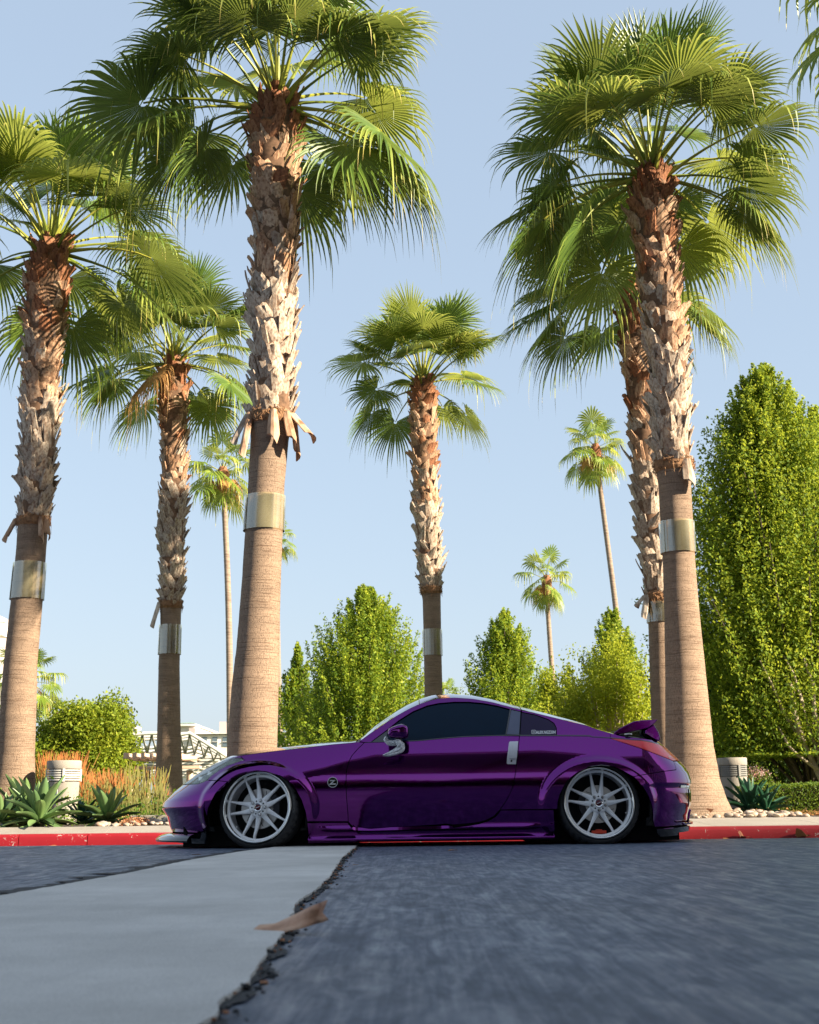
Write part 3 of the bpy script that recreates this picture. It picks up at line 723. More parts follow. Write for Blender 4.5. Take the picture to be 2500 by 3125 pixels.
# ------------------------------------------------------------------ leafy trees
def leaf_mesh(name, P, size, mat, rnd, up=None, wide=.55, seed=1):
    r = np.random.default_rng(seed); N = len(P)
    d = r.normal(size=(N, 3)); d[:, 2] -= .15
    if up is not None: d = d * .8 + up
    d /= np.linalg.norm(d, axis=1)[:, None]
    q = r.normal(size=(N, 3)); s = np.cross(d, q); s /= np.linalg.norm(s, axis=1)[:, None]; nn = np.cross(d, s)
    L = size[:, None]
    b = P - d * L * .5; t = P + d * L * .5; l = P + s * L * wide * .5 - nn * L * .08; rr = P - s * L * wide * .5 - nn * L * .08
    V = np.stack([b, l, t, rr], axis=1).reshape(-1, 3); i = np.arange(N) * 4
    F = np.concatenate([np.stack([i, i + 1, i + 2], 1), np.stack([i, i + 2, i + 3], 1)])
    return mesh_np(name, V, F, mat, np.repeat(rnd, 4))
def plume_tree(name, label, group, x, y, H, W, mat, n_pl=150, per=150, leaf=.09, seed=0, z0=.1, lean=0.0, branches=6, fprof=None, up=1.25, bmat='branch_dark', thick=1.0, cat='tree', trunkw=.09, n_in=2500, showbr=0, cut=0.05):
    r = np.random.default_rng(seed); rs = random.Random(seed)
    root = tag(empty(name, (x, y, .13)), label, cat, group)
    fprof = fprof or ([0, .08, .3, .55, .8, .93, 1.0], [.45, .80, 1.0, .86, .52, .25, .0])
    P = []; RN = []; UP = []; SZ = []; axes = []
    for k in range(n_pl):
        h = cut + (1 - cut) * (r.random() ** .85); az = r.uniform(0, 2 * PI)
        rad = W / 2 * np.interp(h, *fprof) * r.uniform(.64, 1.17)
        tip = np.array([math.cos(az) * rad + lean * h * H, math.sin(az) * rad, h * H + r.uniform(-.1, .14) * (1 if h > .9 else .5)])
        out = np.array([math.cos(az), math.sin(az), 0]); el = up * (.6 + .8 * h)
        d = out * (.75 * (1 - h * .5)) + np.array([0, 0, el]); d /= np.linalg.norm(d)
        L = min(H * .28, .35 + rad * 1.2) * r.uniform(.8, 1.4)
        n = int(per * r.uniform(.6, 1.3)); t = r.random(n) ** .8
        wid = thick * (.05 + .22 * t) * (L / 1.2) ** .5
        off = r.normal(size=(n, 3)); off /= np.linalg.norm(off, axis=1)[:, None]; off *= (r.random(n) ** .45)[:, None] * wid[:, None]
        curve = (t ** 2)[:, None] * out[None, :] * -.10 * L
        p = tip[None, :] - d[None, :] * (t * L)[:, None] + off + curve
        p[:, 2] = np.maximum(p[:, 2], z0)
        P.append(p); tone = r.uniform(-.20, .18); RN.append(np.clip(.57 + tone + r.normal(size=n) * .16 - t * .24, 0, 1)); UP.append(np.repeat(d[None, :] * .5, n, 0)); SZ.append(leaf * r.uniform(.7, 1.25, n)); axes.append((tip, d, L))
    # inner leaves, coloured darker to paint in the shade inside the crown
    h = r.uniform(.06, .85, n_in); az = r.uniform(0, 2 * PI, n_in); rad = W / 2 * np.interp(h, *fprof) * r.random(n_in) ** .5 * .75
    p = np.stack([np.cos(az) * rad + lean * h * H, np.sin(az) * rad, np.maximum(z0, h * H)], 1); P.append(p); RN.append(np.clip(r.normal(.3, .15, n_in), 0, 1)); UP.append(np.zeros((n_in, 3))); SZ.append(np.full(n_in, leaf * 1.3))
    P = np.concatenate(P); RN = np.concatenate(RN); UP = np.concatenate(UP); SZ = np.concatenate(SZ)
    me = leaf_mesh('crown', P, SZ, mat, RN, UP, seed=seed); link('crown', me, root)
    mb = MB(); mb.tube([(0, 0, -.1), (lean * .2 * H, 0, H * .25), (lean * .6 * H, 0, H * .6), (lean * .85 * H, 0, H * .88)], [trunkw * 1.3, trunkw, trunkw * .6, .02], 8)
    for k in range(branches * 8):
        tip, d, L = axes[rs.randrange(len(axes))]; s = Vector(tip - d * L * .15); zz = max(.15, s.z - rs.uniform(.35, .6) * H * .5 - math.hypot(s.x, s.y) * 1.2)
        b0 = Vector((lean * zz, 0, zz)); mid = b0.lerp(s, .5) + Vector((0, 0, -.08 * L)); mb.tube([b0, mid, s], [trunkw * .35, trunkw * .22, .008], 4, cap=False)
    mb.build('trunk', M[bmat], root, smooth=True)
    return root
def wxyz(xl, xr, yt, Y):
    a = atd((xl + xr) / 2, yt, Y); return a.x, (xr - xl) / pxm(Y), a.z - .13
G = 'upswept green trees behind the palms'
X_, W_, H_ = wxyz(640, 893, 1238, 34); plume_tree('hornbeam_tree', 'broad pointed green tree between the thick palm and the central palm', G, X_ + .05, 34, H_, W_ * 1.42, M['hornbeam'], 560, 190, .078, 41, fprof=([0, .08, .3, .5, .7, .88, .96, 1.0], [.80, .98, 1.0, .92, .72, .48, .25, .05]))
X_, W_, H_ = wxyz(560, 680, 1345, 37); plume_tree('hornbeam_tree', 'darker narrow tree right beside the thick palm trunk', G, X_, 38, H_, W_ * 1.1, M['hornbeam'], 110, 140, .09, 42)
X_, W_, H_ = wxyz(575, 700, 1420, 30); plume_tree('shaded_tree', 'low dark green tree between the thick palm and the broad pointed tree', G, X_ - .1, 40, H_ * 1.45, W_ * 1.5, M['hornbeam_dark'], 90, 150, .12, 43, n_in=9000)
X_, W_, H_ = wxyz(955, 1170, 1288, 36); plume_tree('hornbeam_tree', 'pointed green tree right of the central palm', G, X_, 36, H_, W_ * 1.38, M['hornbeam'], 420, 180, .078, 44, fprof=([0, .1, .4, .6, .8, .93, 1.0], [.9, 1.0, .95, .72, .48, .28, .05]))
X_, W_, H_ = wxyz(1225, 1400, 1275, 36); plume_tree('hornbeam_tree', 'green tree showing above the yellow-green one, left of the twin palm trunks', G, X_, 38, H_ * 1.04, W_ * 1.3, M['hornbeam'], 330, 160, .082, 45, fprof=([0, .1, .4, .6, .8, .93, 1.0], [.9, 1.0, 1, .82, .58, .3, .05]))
def round_tree(name, label, group, x, y, z0, rx, ry, rz, mat, n=26000, leaf=.10, seed=0, lumps=30, cat='tree', trunk=True, bm_='branch', stems=7, lr=.42, fill=.5):
    r = np.random.default_rng(seed); rs = random.Random(seed); root = tag(empty(name, (x, y, .13)), label, cat, group)
    C = r.normal(size=(lumps, 3)); C /= np.linalg.norm(C, axis=1)[:, None]; C *= (r.uniform(.45, .85, lumps))[:, None]; C[:, 2] = np.abs(C[:, 2]) * 1.0 - .15
    Rl = r.uniform(.6, 1.15, lumps) * lr
    idx = r.integers(0, lumps, n); o = r.normal(size=(n, 3)); o /= np.linalg.norm(o, axis=1)[:, None]; o *= (r.random(n) ** fill)[:, None] * Rl[idx][:, None] * r.uniform(.8, 1.15, n)[:, None]
    P = (C[idx] + o) * np.array([rx, ry, rz]) + np.array([0, 0, z0 + rz * .35]); P[:, 2] = np.maximum(P[:, 2], .02)
    tone = r.uniform(-.15, .15, lumps)[idx]; RN = np.clip(.5 + tone + r.normal(size=n) * .16, 0, 1)
    link('crown', leaf_mesh('crown', P, leaf * r.uniform(.7, 1.25, n), mat, RN, seed=seed), root)
    if trunk:
        mb = MB()
        for k in range(stems * 3):
            c = C[rs.randrange(lumps)] * np.array([rx, ry, rz]) + np.array([0, 0, z0 + rz * .35]); b = Vector((rs.uniform(-.06, .06), rs.uniform(-.06, .06), -.1)); e = Vector(c); m = b.lerp(e, .45) + Vector((0, 0, -.05 * rz)) 
            mb.tube([b, m, e], [.035, .024, .008], 5, cap=False)
        mb.build('trunk', M[bm_], root, smooth=True)
    return root
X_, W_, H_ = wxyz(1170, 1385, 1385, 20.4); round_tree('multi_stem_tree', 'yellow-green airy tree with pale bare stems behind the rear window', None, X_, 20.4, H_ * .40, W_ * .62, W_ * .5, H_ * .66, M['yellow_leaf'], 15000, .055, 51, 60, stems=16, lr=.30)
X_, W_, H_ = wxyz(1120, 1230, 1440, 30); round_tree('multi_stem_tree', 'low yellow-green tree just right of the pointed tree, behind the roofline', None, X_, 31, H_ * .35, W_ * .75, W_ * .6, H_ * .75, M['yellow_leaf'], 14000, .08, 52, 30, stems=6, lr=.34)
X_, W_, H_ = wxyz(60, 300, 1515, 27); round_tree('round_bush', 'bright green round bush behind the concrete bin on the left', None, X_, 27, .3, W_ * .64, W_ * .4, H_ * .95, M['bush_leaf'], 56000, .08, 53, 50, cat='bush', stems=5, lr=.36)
# the big tree at the right edge
X_ = atd(1630, 1200, 22).x; H_ = atd(1600, 775, 22).z
FB = ([0, .05, .12, .2, .4, .6, .75, .88, .96, 1.0], [.55, .95, 1.0, 1.0, .96, .80, .58, .34, .16, .04])
plume_tree('big_hornbeam_tree', 'huge dense green tree filling the right edge', None, X_ + .45, 22.3, H_ * 1.0, 5.1, M['hornbeam'], 1150, 200, .066, 61, lean=-.045, fprof=FB, branches=8, thick=.95, up=.85, n_in=16000, cut=.24, z0=.9)
plume_tree('big_hornbeam_tree', 'second tall tree cut off by the right edge behind the huge one', None, atd(1760, 1200, 25).x, 25.5, atd(1725, 860, 25).z, 3.4, M['hornbeam'], 400, 150, .085, 62, fprof=FB, n_in=9000, cut=.15)
X_ = atd(1580, 1500, 24).x
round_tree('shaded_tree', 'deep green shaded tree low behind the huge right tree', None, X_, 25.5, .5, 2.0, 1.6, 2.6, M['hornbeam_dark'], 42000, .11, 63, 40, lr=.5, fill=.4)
round_tree('shaded_tree', 'sun-flecked tree low behind the hedge on the right', None, atd(1660, 1560, 30).x, 31, .6, 2.2, 1.3, 2.2, M['hedge_leaf'], 22000, .10, 64, 40, lr=.45)
# bare limbs of the huge tree showing at the lower right
mt = empty('multi_trunk_tree', (atd(1745, 1690, 21).x, 21, .13)); tag(mt, 'tree with several pale bent limbs at the lower right edge', 'tree')
limbs = [[(1745, 1690), (1722, 1625), (1690, 1560), (1650, 1500), (1625, 1440), (1600, 1390)], [(1745, 1690), (1728, 1600), (1705, 1540), (1690, 1480), (1672, 1420), (1650, 1380)], [(1748, 1690), (1735, 1580), (1715, 1500), (1712, 1440), (1690, 1380)], [(1720, 1620), (1680, 1590), (1660, 1570), (1640, 1530)], [(1750, 1690), (1742, 1560), (1730, 1480), (1728, 1400), (1722, 1350)], [(1690, 1560), (1672, 1500), (1668, 1450), (1655, 1420)]]
for k, L_ in enumerate(limbs):
    mb = MB(); pts = [atd(x, y, 21 + .12 * math.sin(i + k)) - Vector(mt.location) for i, (x, y) in enumerate(L_)]
    mb.tube(pts, [.055 - .009 * i if k != 3 else .03 - .006 * i for i in range(len(pts))], 8); mb.build('limb', M['branch'], mt, smooth=True)
r0 = np.random.default_rng(5)

# ------------------------------------------------------------------ hedge, bed plants, bins
def hedge():
    a = atd(1590, 1700, 17.5); b = atd(1800, 1700, 17.5); zt = atd(1660, 1652, 17.5).z; root = tag(empty('clipped_hedge', (a.x, 17.5, .13)), 'low clipped box hedge along the pavement at the right', 'hedge')
    L = b.x - a.x + 3; n = 24000; r = np.random.default_rng(8); h = zt - .13
    P = np.stack([r.uniform(0, L, n), r.uniform(0, .8, n), r.uniform(0, h, n)], 1); f = r.random(n)
    P[f < .45, 1] = r.normal(0, .012, (f < .45).sum()); m = (f > .45) & (f < .75); P[m, 2] = h + r.normal(0, .010, m.sum()); m = (f > .75) & (f < .82); P[m, 0] = r.normal(0, .02, m.sum())
    P[:, 2] += .012 * np.sin(P[:, 0] * 9)
    link('foliage', leaf_mesh('foliage', P, r.uniform(.02, .042, n), M['hedge_leaf'], np.clip(r.normal(.5, .25, n), 0, 1), seed=8), root)
    MB().box((L / 2, .42, h / 2 - .02), (L - .06, .74, h - .06)).build('hedge_core', M['branch_dark'], root)
hedge()
def agave_leaf(pitch, L=.36, W=.05, curve=.5, seed=0, mat=None):
    V = []; F = []; n = 9; m = 4; rs = random.Random(seed)
    p = math.radians(pitch); pos = Vector((0, 0, 0)); tw = rs.uniform(-.25, .25)
    for i in range(n + 1):
        t = i / n; a = p - curve * t * (1 if pitch < 80 else .3) + .25 * t * t; d = Vector((math.cos(a), 0, math.sin(a))); up = Vector((-math.sin(a), 0, math.cos(a)))
        if i: pos = pos + d * L / n
        w = W * (.55 + 1.9 * t - .9 * t * t) * (1 - t ** 4) if t < 1 else .001
        w = W * max(.001, (math.sin(min(1, t * 1.0) * PI * .86 + .42)) * 1.0) * (1 if t < 1 else .0)
        if t > .55: w = W * math.cos((t - .55) / .45 * PI / 2) ** .75 + .0005
        for j in range(m + 1):
            s = j / m * 2 - 1
            V.append(pos + Vector((0, 1, 0)) * s * w + up * (abs(s) ** 1.6 * w * .50 - .008 * (1 - abs(s))) + Vector((0, 1, 0)) * tw * t * t * L * .3)
    mm = m + 1
    for i in range(n):
        for j in range(m): a = i * mm + j; F.append((a, a + 1, a + mm + 1, a + mm))
    me = bpy.data.meshes.new('leaf'); me.from_pydata([tuple(v) for v in V], [], F); me.materials.append(mat or M['agave']); me.polygons.foreach_set('use_smooth', [True] * len(me.polygons)); me.update()
    return me
AG = [(p, [agave_leaf(p, .36, .043, .35 + .25 * (p < 50), p + k) for k in range(2)]) for p in (85, 70, 55, 40, 25, 8, -6)]
AGD = [(p, [agave_leaf(p, .36, .040, .55, p + k, M['agave_dark']) for k in range(2)]) for p in (85, 70, 55, 40, 25, 8)]
def rosette(x, y, Y, s, label, n=30, lib=AG, seed=0, name='agave_plant', narrow=1.0):
    rs = random.Random(seed); c = atd(x, y, Y); root = tag(empty(name, (c.x, Y, .13)), label, 'plant', 'agave rosettes in the bed by the kerb' if lib is AG else None)
    for i in range(n):
        t = (i + .5) / n; pit = 88 - 98 * t; p, ms = min(lib, key=lambda q: abs(q[0] - pit - rs.uniform(-6, 6))); o = link('leaf', rs.choice(ms), root); az = i * 2.39996 + seed; k = s * rs.uniform(.85, 1.12) * (.75 if t < .12 else 1)
        o.location = (math.cos(az) * .03 * s, math.sin(az) * .03 * s, .07 * s * (1.6 - t)); o.rotation_euler = (0, 0, az); o.scale = (k, k * narrow, k)
rosette(84, 1700, 14.25, 1.22, 'largest agave rosette with broad pale green leaves in front of the bin', 38, seed=1)
rosette(226, 1700, 14.6, 1.0, 'blue-green agave rosette right of the largest one, below the reeds', 30, seed=2)
rosette(55, 1690, 14.9, 1.25, 'agave behind the largest rosette, at the foot of the left palm', 28, seed=3)
rosette(2, 1710, 14.3, .95, 'agave cut off by the left edge', 26, seed=4)
rosette(175, 1712, 14.9, .7, 'small dark agave between the two big rosettes', 20, AGD, seed=5)
rosette(1578, 1690, 16.6, 1.15, 'dark green leafy plant in front of the right-hand bin, left clump', 34, AGD, 6, 'broad_leaf_plant', .8)
rosette(1613, 1692, 16.5, .95, 'dark green leafy plant at the end of the clipped hedge, right clump', 26, AGD, 7, 'broad_leaf_plant', .8)

def bin_(x, top, w, Y, label, lit, grp):  # lit off swaps white steel for grey, putting shade into the colour
    c = atd(x, top, Y); h = c.z - .13; r = w / pxm(Y) / 2; root = tag(empty('litter_bin', (c.x, Y, .13)), label, 'litter bin', grp)
    MB().lathe([(0, 0), (r * .80, 0), (r * .83, .02), (r * .93, h * .66), (r * .90, h * .665)], 40).build('body', M['bin_concrete'], root, auto=True)
    MB().lathe([(r * .84, h * .66), (r * .84, h * .87)], 32).build('inner_liner', M['grey_steel'], root, smooth=True)
    for k in range(5):
        z = h * (.685 + .037 * k); MB().lathe([(r * .86, z), (r * .97, z), (r * .97, z + h * .020), (r * .86, z + h * .020)], 40, closed=True).build('louvre_ring', M['white_steel'] if lit else M['grey_steel'], root, auto=True)
    for k in range(4):
        a = -PI / 2 + .25 + k * PI / 2; MB().box((math.cos(a) * r * .98, math.sin(a) * r * .98, h * .768), (.02, .03, h * .20), rz=a).build('upright', M['white_steel'] if lit else M['grey_steel'], root)
    MB().lathe([(r * .80, h * .868), (r * .985, h * .868), (r * 1.0, h * .885), (r * 1.0, h * .985), (r * .97, h), (r * .62, h), (r * .60, h * .97), (r * .60, h * .9)], 40).build('rim', M['bin_concrete'], root, auto=True)
    if lit: MB().box((-r * .40, -r * .86, h * .42), (.16, .012, .20), rz=-.42).build('plate', M['sign_grey'], root)
bin_(136, 1602, 72, 17.3, 'round concrete litter bin with white louvres behind the agaves on the left', 1, 'round concrete litter bins')
bin_(1541, 1596, 62, 18.6, 'round concrete litter bin with louvres darkened for shade, behind the palm foot on the right', 0, 'round concrete litter bins')

def reeds(name, label, boxes, n, hmin, hmax, Y0, Y1, tipf, seed):
    r = np.random.default_rng(seed); V = []; F = []; RN = []
    for k in range(n):
        Y = r.uniform(Y0, Y1); xl, xr = boxes; x = r.uniform(atd(xl, 1690, Y).x, atd(xr, 1690, Y).x); h = r.uniform(hmin, hmax); lx, ly = r.normal(0, .12, 2) * h; w = r.uniform(.0022, .0042)
        b = len(V)
        for t, ww, q in ((0, 1, .0), (.4, 1, .25), (.78, .9, .45), (.80, 2.0, 1 if r.random() < tipf else .5), (1.0, .6, 1 if r.random() < tipf else .6)):
            c = np.array([x + lx * t ** 1.6, Y + ly * t ** 1.6, .12 + h * t]); V += [c + [-w * ww, 0, 0], c + [w * ww, 0.003, 0]]; RN += [q * r.uniform(.7, 1)] * 2
        for i in range(4): F.append((b + 2 * i, b + 2 * i + 1, b + 2 * i + 3, b + 2 * i + 2))
    tag(link(name, mesh_np(name, np.array(V), np.array(F), M['reed'], RN)), label, 'reeds', kind='stuff')
reeds('orange_reeds', 'orange-tipped reeds standing round the left bin', (168, 262), 900, .38, .74, 17.2, 21, .8, 1)
reeds('orange_reeds', 'tall orange-tipped reeds behind the left bin', (90, 165), 380, .85, 1.15, 21, 22.5, .9, 2)
reeds('green_reeds', 'thin green reeds left of the slimmer palm', (245, 345), 260, .35, .80, 17.0, 20, .12, 3)
reeds('dry_grass', 'thin dry grass beside the right-hand bin', (1520, 1600), 90, .25, .45, 19.2, 20.5, 0, 4)
# small orange succulent clump
c = atd(288, 1715, 14.3); n = 2600; r0 = np.random.default_rng(12); P = r0.normal(size=(n, 3)) * np.array([.075, .06, .035]); P[:, 2] = np.abs(P[:, 2]) + .01
o = tag(empty('orange_succulent', (c.x, 14.3, .13)), 'small salmon-orange succulent clump near the car nose', 'plant'); link('foliage', leaf_mesh('foliage', P, np.full(n, .022), M['succulent'], r0.random(n), seed=3), o)
c = atd(1586, 1630, 21); n = 1500; P = r0.normal(size=(n, 3)) * np.array([.10, .08, .045])
o = tag(empty('flowering_bush', (c.x, 21, .13)), 'pale pink flowering bush right of the right-hand bin', 'plant'); P2 = r0.normal(size=(5000, 3)) * np.array([.14, .12, .2]) + [0, 0, .3]
P[:, 2] += c.z - .13; P2[:, 2] = np.abs(P2[:, 2])
link('flowers', leaf_mesh('flowers', P, np.full(n, .03), M['flower'], r0.random(n), seed=4), o); link('foliage', leaf_mesh('foliage', P2, np.full(5000, .045), M['hedge_leaf'], r0.random(5000), seed=5), o)
# low leafy ground cover under reeds, left
n = 12000; P = np.stack([r0.uniform(-6.5, -2.2, n), r0.uniform(15.2, 25, n), np.abs(r0.normal(0, .16, n)) + .13], 1)
tag(link('ground_cover', leaf_mesh('ground_cover', P, r0.uniform(.03, .07, n), M['hedge_leaf'], r0.random(n) * .7, seed=6)), 'low green ground cover between the reeds', 'ground cover', kind='stuff')
n = 4000; P = np.stack([r0.uniform(3.2, 7, n), r0.uniform(16.0, 17.4, n), np.abs(r0.normal(0, .03, n)) + .13], 1)
tag(link('leaf_litter', leaf_mesh('leaf_litter', P, r0.uniform(.02, .04, n), M['dead_leaf'], r0.random(n) * .5, seed=7)), 'brown leaf litter under the clipped hedge', 'leaf litter', kind='stuff')

# pebbles
def pebble_mesh(seed):
    bm = bmesh.new(); bmesh.ops.create_icosphere(bm, subdivisions=2, radius=1); 
    for v in bm.verts: v.co *= 1 + .22 * noise.noise(v.co * 1.1 + Vector((seed * 7.1, 0, 0)))
    me = bpy.data.meshes.new('pebble'); bm.to_mesh(me); bm.free(); me.materials.append(M['pebble']); me.polygons.foreach_set('use_smooth', [True] * len(me.polygons)); return me
PM = [pebble_mesh(i) for i in range(6)]
pb = tag(empty('pebble_bed'), 'beds of pale river pebbles round the palm feet', kind='structure')
def pebbles(n, fx, seed):
    rs = random.Random(seed)
    for i in range(n):
        x, y = fx(rs); s = rs.uniform(.024, .052); o = link('pebble', rs.choice(PM), pb); o.location = (x, y, .133 + .07 * max(0, min(1, y - kerb_y(x) - (1.8 if x > 0 else .66))) + s * rs.uniform(.25, .5)); o.rotation_euler = (rs.uniform(-.3, .3), rs.uniform(-.3, .3), rs.uniform(0, 6)); o.scale = (s * rs.uniform(.9, 1.35), s, s * rs.uniform(.5, .75))
def rightbed(rs):
    x = rs.uniform(2.0, 4.25); y0 = kerb_y(x) + 1.82; k = max(.06, (1 - max(0, (x - 3.4)) / .95)); return x, y0 + rs.uniform(0, 1.0) * k
def leftbed(rs):
    x = rs.uniform(-3.3, -2.0); y0 = kerb_y(x) + .68; return x, y0 + rs.uniform(0, .75) * min(1, max(.1, (x + 3.35) / .5))
pebbles(200, rightbed, 1); pebbles(100, leftbed, 2)
V0 = atd(322, 1714, 15.6)
tag(MB().box((V0.x + .3, 15.6, .17), (1.1, .16, .14), rz=.04).build('edging_kerb', M['stone_kerb'], bevel=.012), 'short grey concrete edging block just left of the car nose', 'edging block')

# fallen leaves
def small_leaf(seed):
    rs = random.Random(seed); V = []; F = []; n = 8
    for i in range(n + 1):
        t = i / n; w = .42 * math.sin(PI * min(1, t ** .8)) + .01; c = .25 * math.sin(PI * t) * rs.uniform(.8, 1.2)
        V += [(t - .5, -w, c * .6 + .12), (t - .5, 0, c * .25), (t - .5, w, c * .9 + .05)]
    for i in range(n):
        a = i * 3; F += [(a, a + 1, a + 4, a + 3), (a + 1, a + 2, a + 5, a + 4)]
    me = bpy.data.meshes.new('leaf'); me.from_pydata(V, [], F); me.materials.append(M['fallen']); return me
SLM = [small_leaf(i) for i in range(3)]
def gutter(px, py): p = ground(px, py, -.045); return p
lv = [((130, 2583), .10, 'flat orange leaf at the foot of the kerb at the left edge'), ((2200, 2556), .12, 'yellowed leaf lying against the kerb nearest the car tail'), ((2242, 2549), .13, 'curled orange leaf leaning on the kerb behind the car tail'),
      ((2275, 2557), .13, 'flat pale leaf right of the curled orange one at the kerb'), ((2412, 2550), .17, 'largest curled brown-orange leaf at the kerb on the right')]
for i, ((px, py), s, lab) in enumerate(lv):
    x = at(px, py, 12.9).x; y = kerb_y(x) - .05 - .03 * (i % 2); o = link('fallen_leaf', SLM[i % 3]); o.location = (x, y, -.044 + .015 * (i in (2, 4))); o.rotation_euler = (.5 if i in (2, 4) else .1, .1, .5 * i); o.scale = (s, s, s * (1.3 if i in (2, 4) else .5)); tag(o, lab, 'leaf', 'fallen leaves')
p = at(2490, 2478, 14.6); o = link('fallen_leaf', SLM[0]); o.location = (p.x, 14.4, .15); o.scale = (.14, .14, .1); tag(o, 'yellow leaf on the pavement at the right edge', 'leaf', 'fallen leaves')
p = at(2160, 2490, 14.4); o = link('fallen_leaf', SLM[1]); o.location = (p.x, 14.35, .21); o.scale = (.13, .13, .1); o.rotation_euler = (.2, .3, 1); tag(o, 'orange leaf lying on the pebbles behind the car tail', 'leaf', 'fallen leaves')
for i, (px, py, s, lab) in enumerate(((600, 2609, .06, 'dark leaf scrap on the asphalt in front of the front wheel'), (1085, 2640, .035, 'tan leaf scrap on the asphalt just right of the joint'), (1383, 2596, .09, 'dark leaf scrap on the asphalt below the side skirt'))):
    p = ground(px, py, .012); o = link('fallen_leaf', SLM[i]); o.location = p; o.scale = (s, s * .6, s * .3); o.rotation_euler = (0, 0, .4 * i); tag(o, lab, 'leaf', 'fallen leaves')
# large dry leaf near the camera
def bigleaf():
    a = ground(770, 2852, .02); L = .1; ln = (ground(1003, 2800, .0) - ground(770, 2852, 0)).length
    Yl = ground(880, 2840, .01).y
    def P(px, py, dy=0): return at(px, py, Yl + dy)
    top = [(770, 2838), (790, 2822), (840, 2818), (900, 2790), (950, 2765), (1000, 2746)]
    mid = [(770, 2846), (800, 2836), (850, 2832), (900, 2815), (950, 2798), (985, 2785)]
    bot = [(774, 2852), (810, 2852), (860, 2848), (910, 2834), (960, 2822), (1003, 2806)]
    n = 24; V = []; F = []
    def sm(rows, t):
        return np.interp(t, np.linspace(0, 1, len(rows)), [r[0] for r in rows]), np.interp(t, np.linspace(0, 1, len(rows)), [r[1] for r in rows])
    for i in range(n + 1):
        t = i / n; A = sm(top, t); Mi = sm(mid, t); B = sm(bot, t); w = math.sin(PI * min(1, t * 1.15 + .05)) if t < .9 else .4
        V += [P(*A, .05 * w + .01), P((A[0] + Mi[0]) / 2, (A[1] + Mi[1]) / 2 + 1.5 * math.sin(t * 30), .030 * w), P(*Mi, .005), P((B[0] + Mi[0]) / 2, (B[1] + Mi[1]) / 2, -.025 * w), P(B[0], B[1] + 1.2 * math.sin(t * 22), -.045 * w)]
    for i in range(n):
        for k in range(4): F.append((i * 5 + k, i * 5 + k + 1, i * 5 + 6 + k, i * 5 + 5 + k))
    c = sum(V, Vector()) / len(V); c.z = 0
    o = mk('dry_leaf', [v - c for v in V], F, M['big_leaf'], smooth=True, loc=c); md = o.modifiers.new('s', 'SOLIDIFY'); md.thickness = .0012
    tag(o, 'large curled brown dry leaf across the road joint in the foreground', 'leaf')
bigleaf()

# ------------------------------------------------------------------ buildings and structures far behind
def bgbox(mb, xl, xr, yt, yb, Y, dep, m=0):
    a = atd(xl, yb, Y); b = atd(xr, yt, Y); mb.box(((a.x + b.x) / 2, Y + dep / 2, (a.z + b.z) / 2), (abs(b.x - a.x), dep, abs(b.z - a.z)), m=m)
def building_left():
    Y = 85; root = tag(empty('pale_building', (atd(480, 1600, Y).x, Y, 0)), 'pale flat-roofed building with windows beyond the steel canopy', 'building'); off = -Vector(root.location)
    def part(nm, mat, boxes, bevel=0):
        for bx in boxes:
            mb = MB(); bgbox(mb, *bx[:4], bx[4], bx[5]); o = mb.build(nm, mat, root, bevel=bevel); o.data.transform(Matrix.Translation(off))
    part('wall', M['stucco'], [(405, 640, 1545, 1720, Y, 14)]); part('tower', M['stucco'], [(355, 411, 1528, 1720, Y + .5, 10)]); part('chimney_block', M['stucco_pink'], [(398, 411, 1533, 1546, Y - .4, 1), (462, 520, 1519, 1545, Y + 2, 8)])
    part('roof_edge', M['white_steel'], [(404, 642, 1541, 1546, Y - .25, 14.5), (353, 412.5, 1524, 1529, Y + .2, 10.5)])
    a = atd(350, 1524, Y + .4); b = atd(410, 1524, Y + .4); c = atd(382, 1512, Y + .4); V = [(a.x, Y + .4, a.z), (b.x, Y + .4, a.z), (b.x, Y + 9, a.z), (a.x, Y + 9, a.z), (c.x, Y + 4.5, c.z)]
    mk('roof', [Vector(v) + off for v in V], [(0, 1, 4), (1, 2, 4), (2, 3, 4), (3, 0, 4)], M['green_roof'], root)
    for xw in (425, 447, 469, 500, 540, 580):
        for yw in (1552, 1590):
            mb = MB(); bgbox(mb, xw, xw + 11, yw, yw + 20, Y - .05, .12); o = mb.build('window', M['far_glass'], root); o.data.transform(Matrix.Translation(off))
            mb = MB(); bgbox(mb, xw - 1, xw + 12, yw + 9.4, yw + 10.6, Y - .12, .1); f = mb.build('frame', M['white_steel'], o); f.data.transform(Matrix.Translation(off))
building_left()
def building_balcony():
    Y = 70; root = tag(empty('balcony_building', (atd(-20, 1500, Y).x, Y, 0)), 'white building with balconies cut off by the left edge', 'building'); off = -Vector(root.location)
    def part(nm, mat, bx):
        mb = MB(); bgbox(mb, *bx); o = mb.build(nm, mat, root); o.data.transform(Matrix.Translation(off))
    part('wall', M['stucco_pink'], (-160, -14, 1290, 1720, Y + 1.5, 3))
    for k in range(5):
        y = 1318 + 52 * k; part('balcony', M['stucco'], (-160, 7 - k, y, y + 22, Y, 1.2)); part('railing', M['grey_steel'], (-160, 11 - k, y - 7, y - 5.5, Y + .1, .1))
building_balcony()
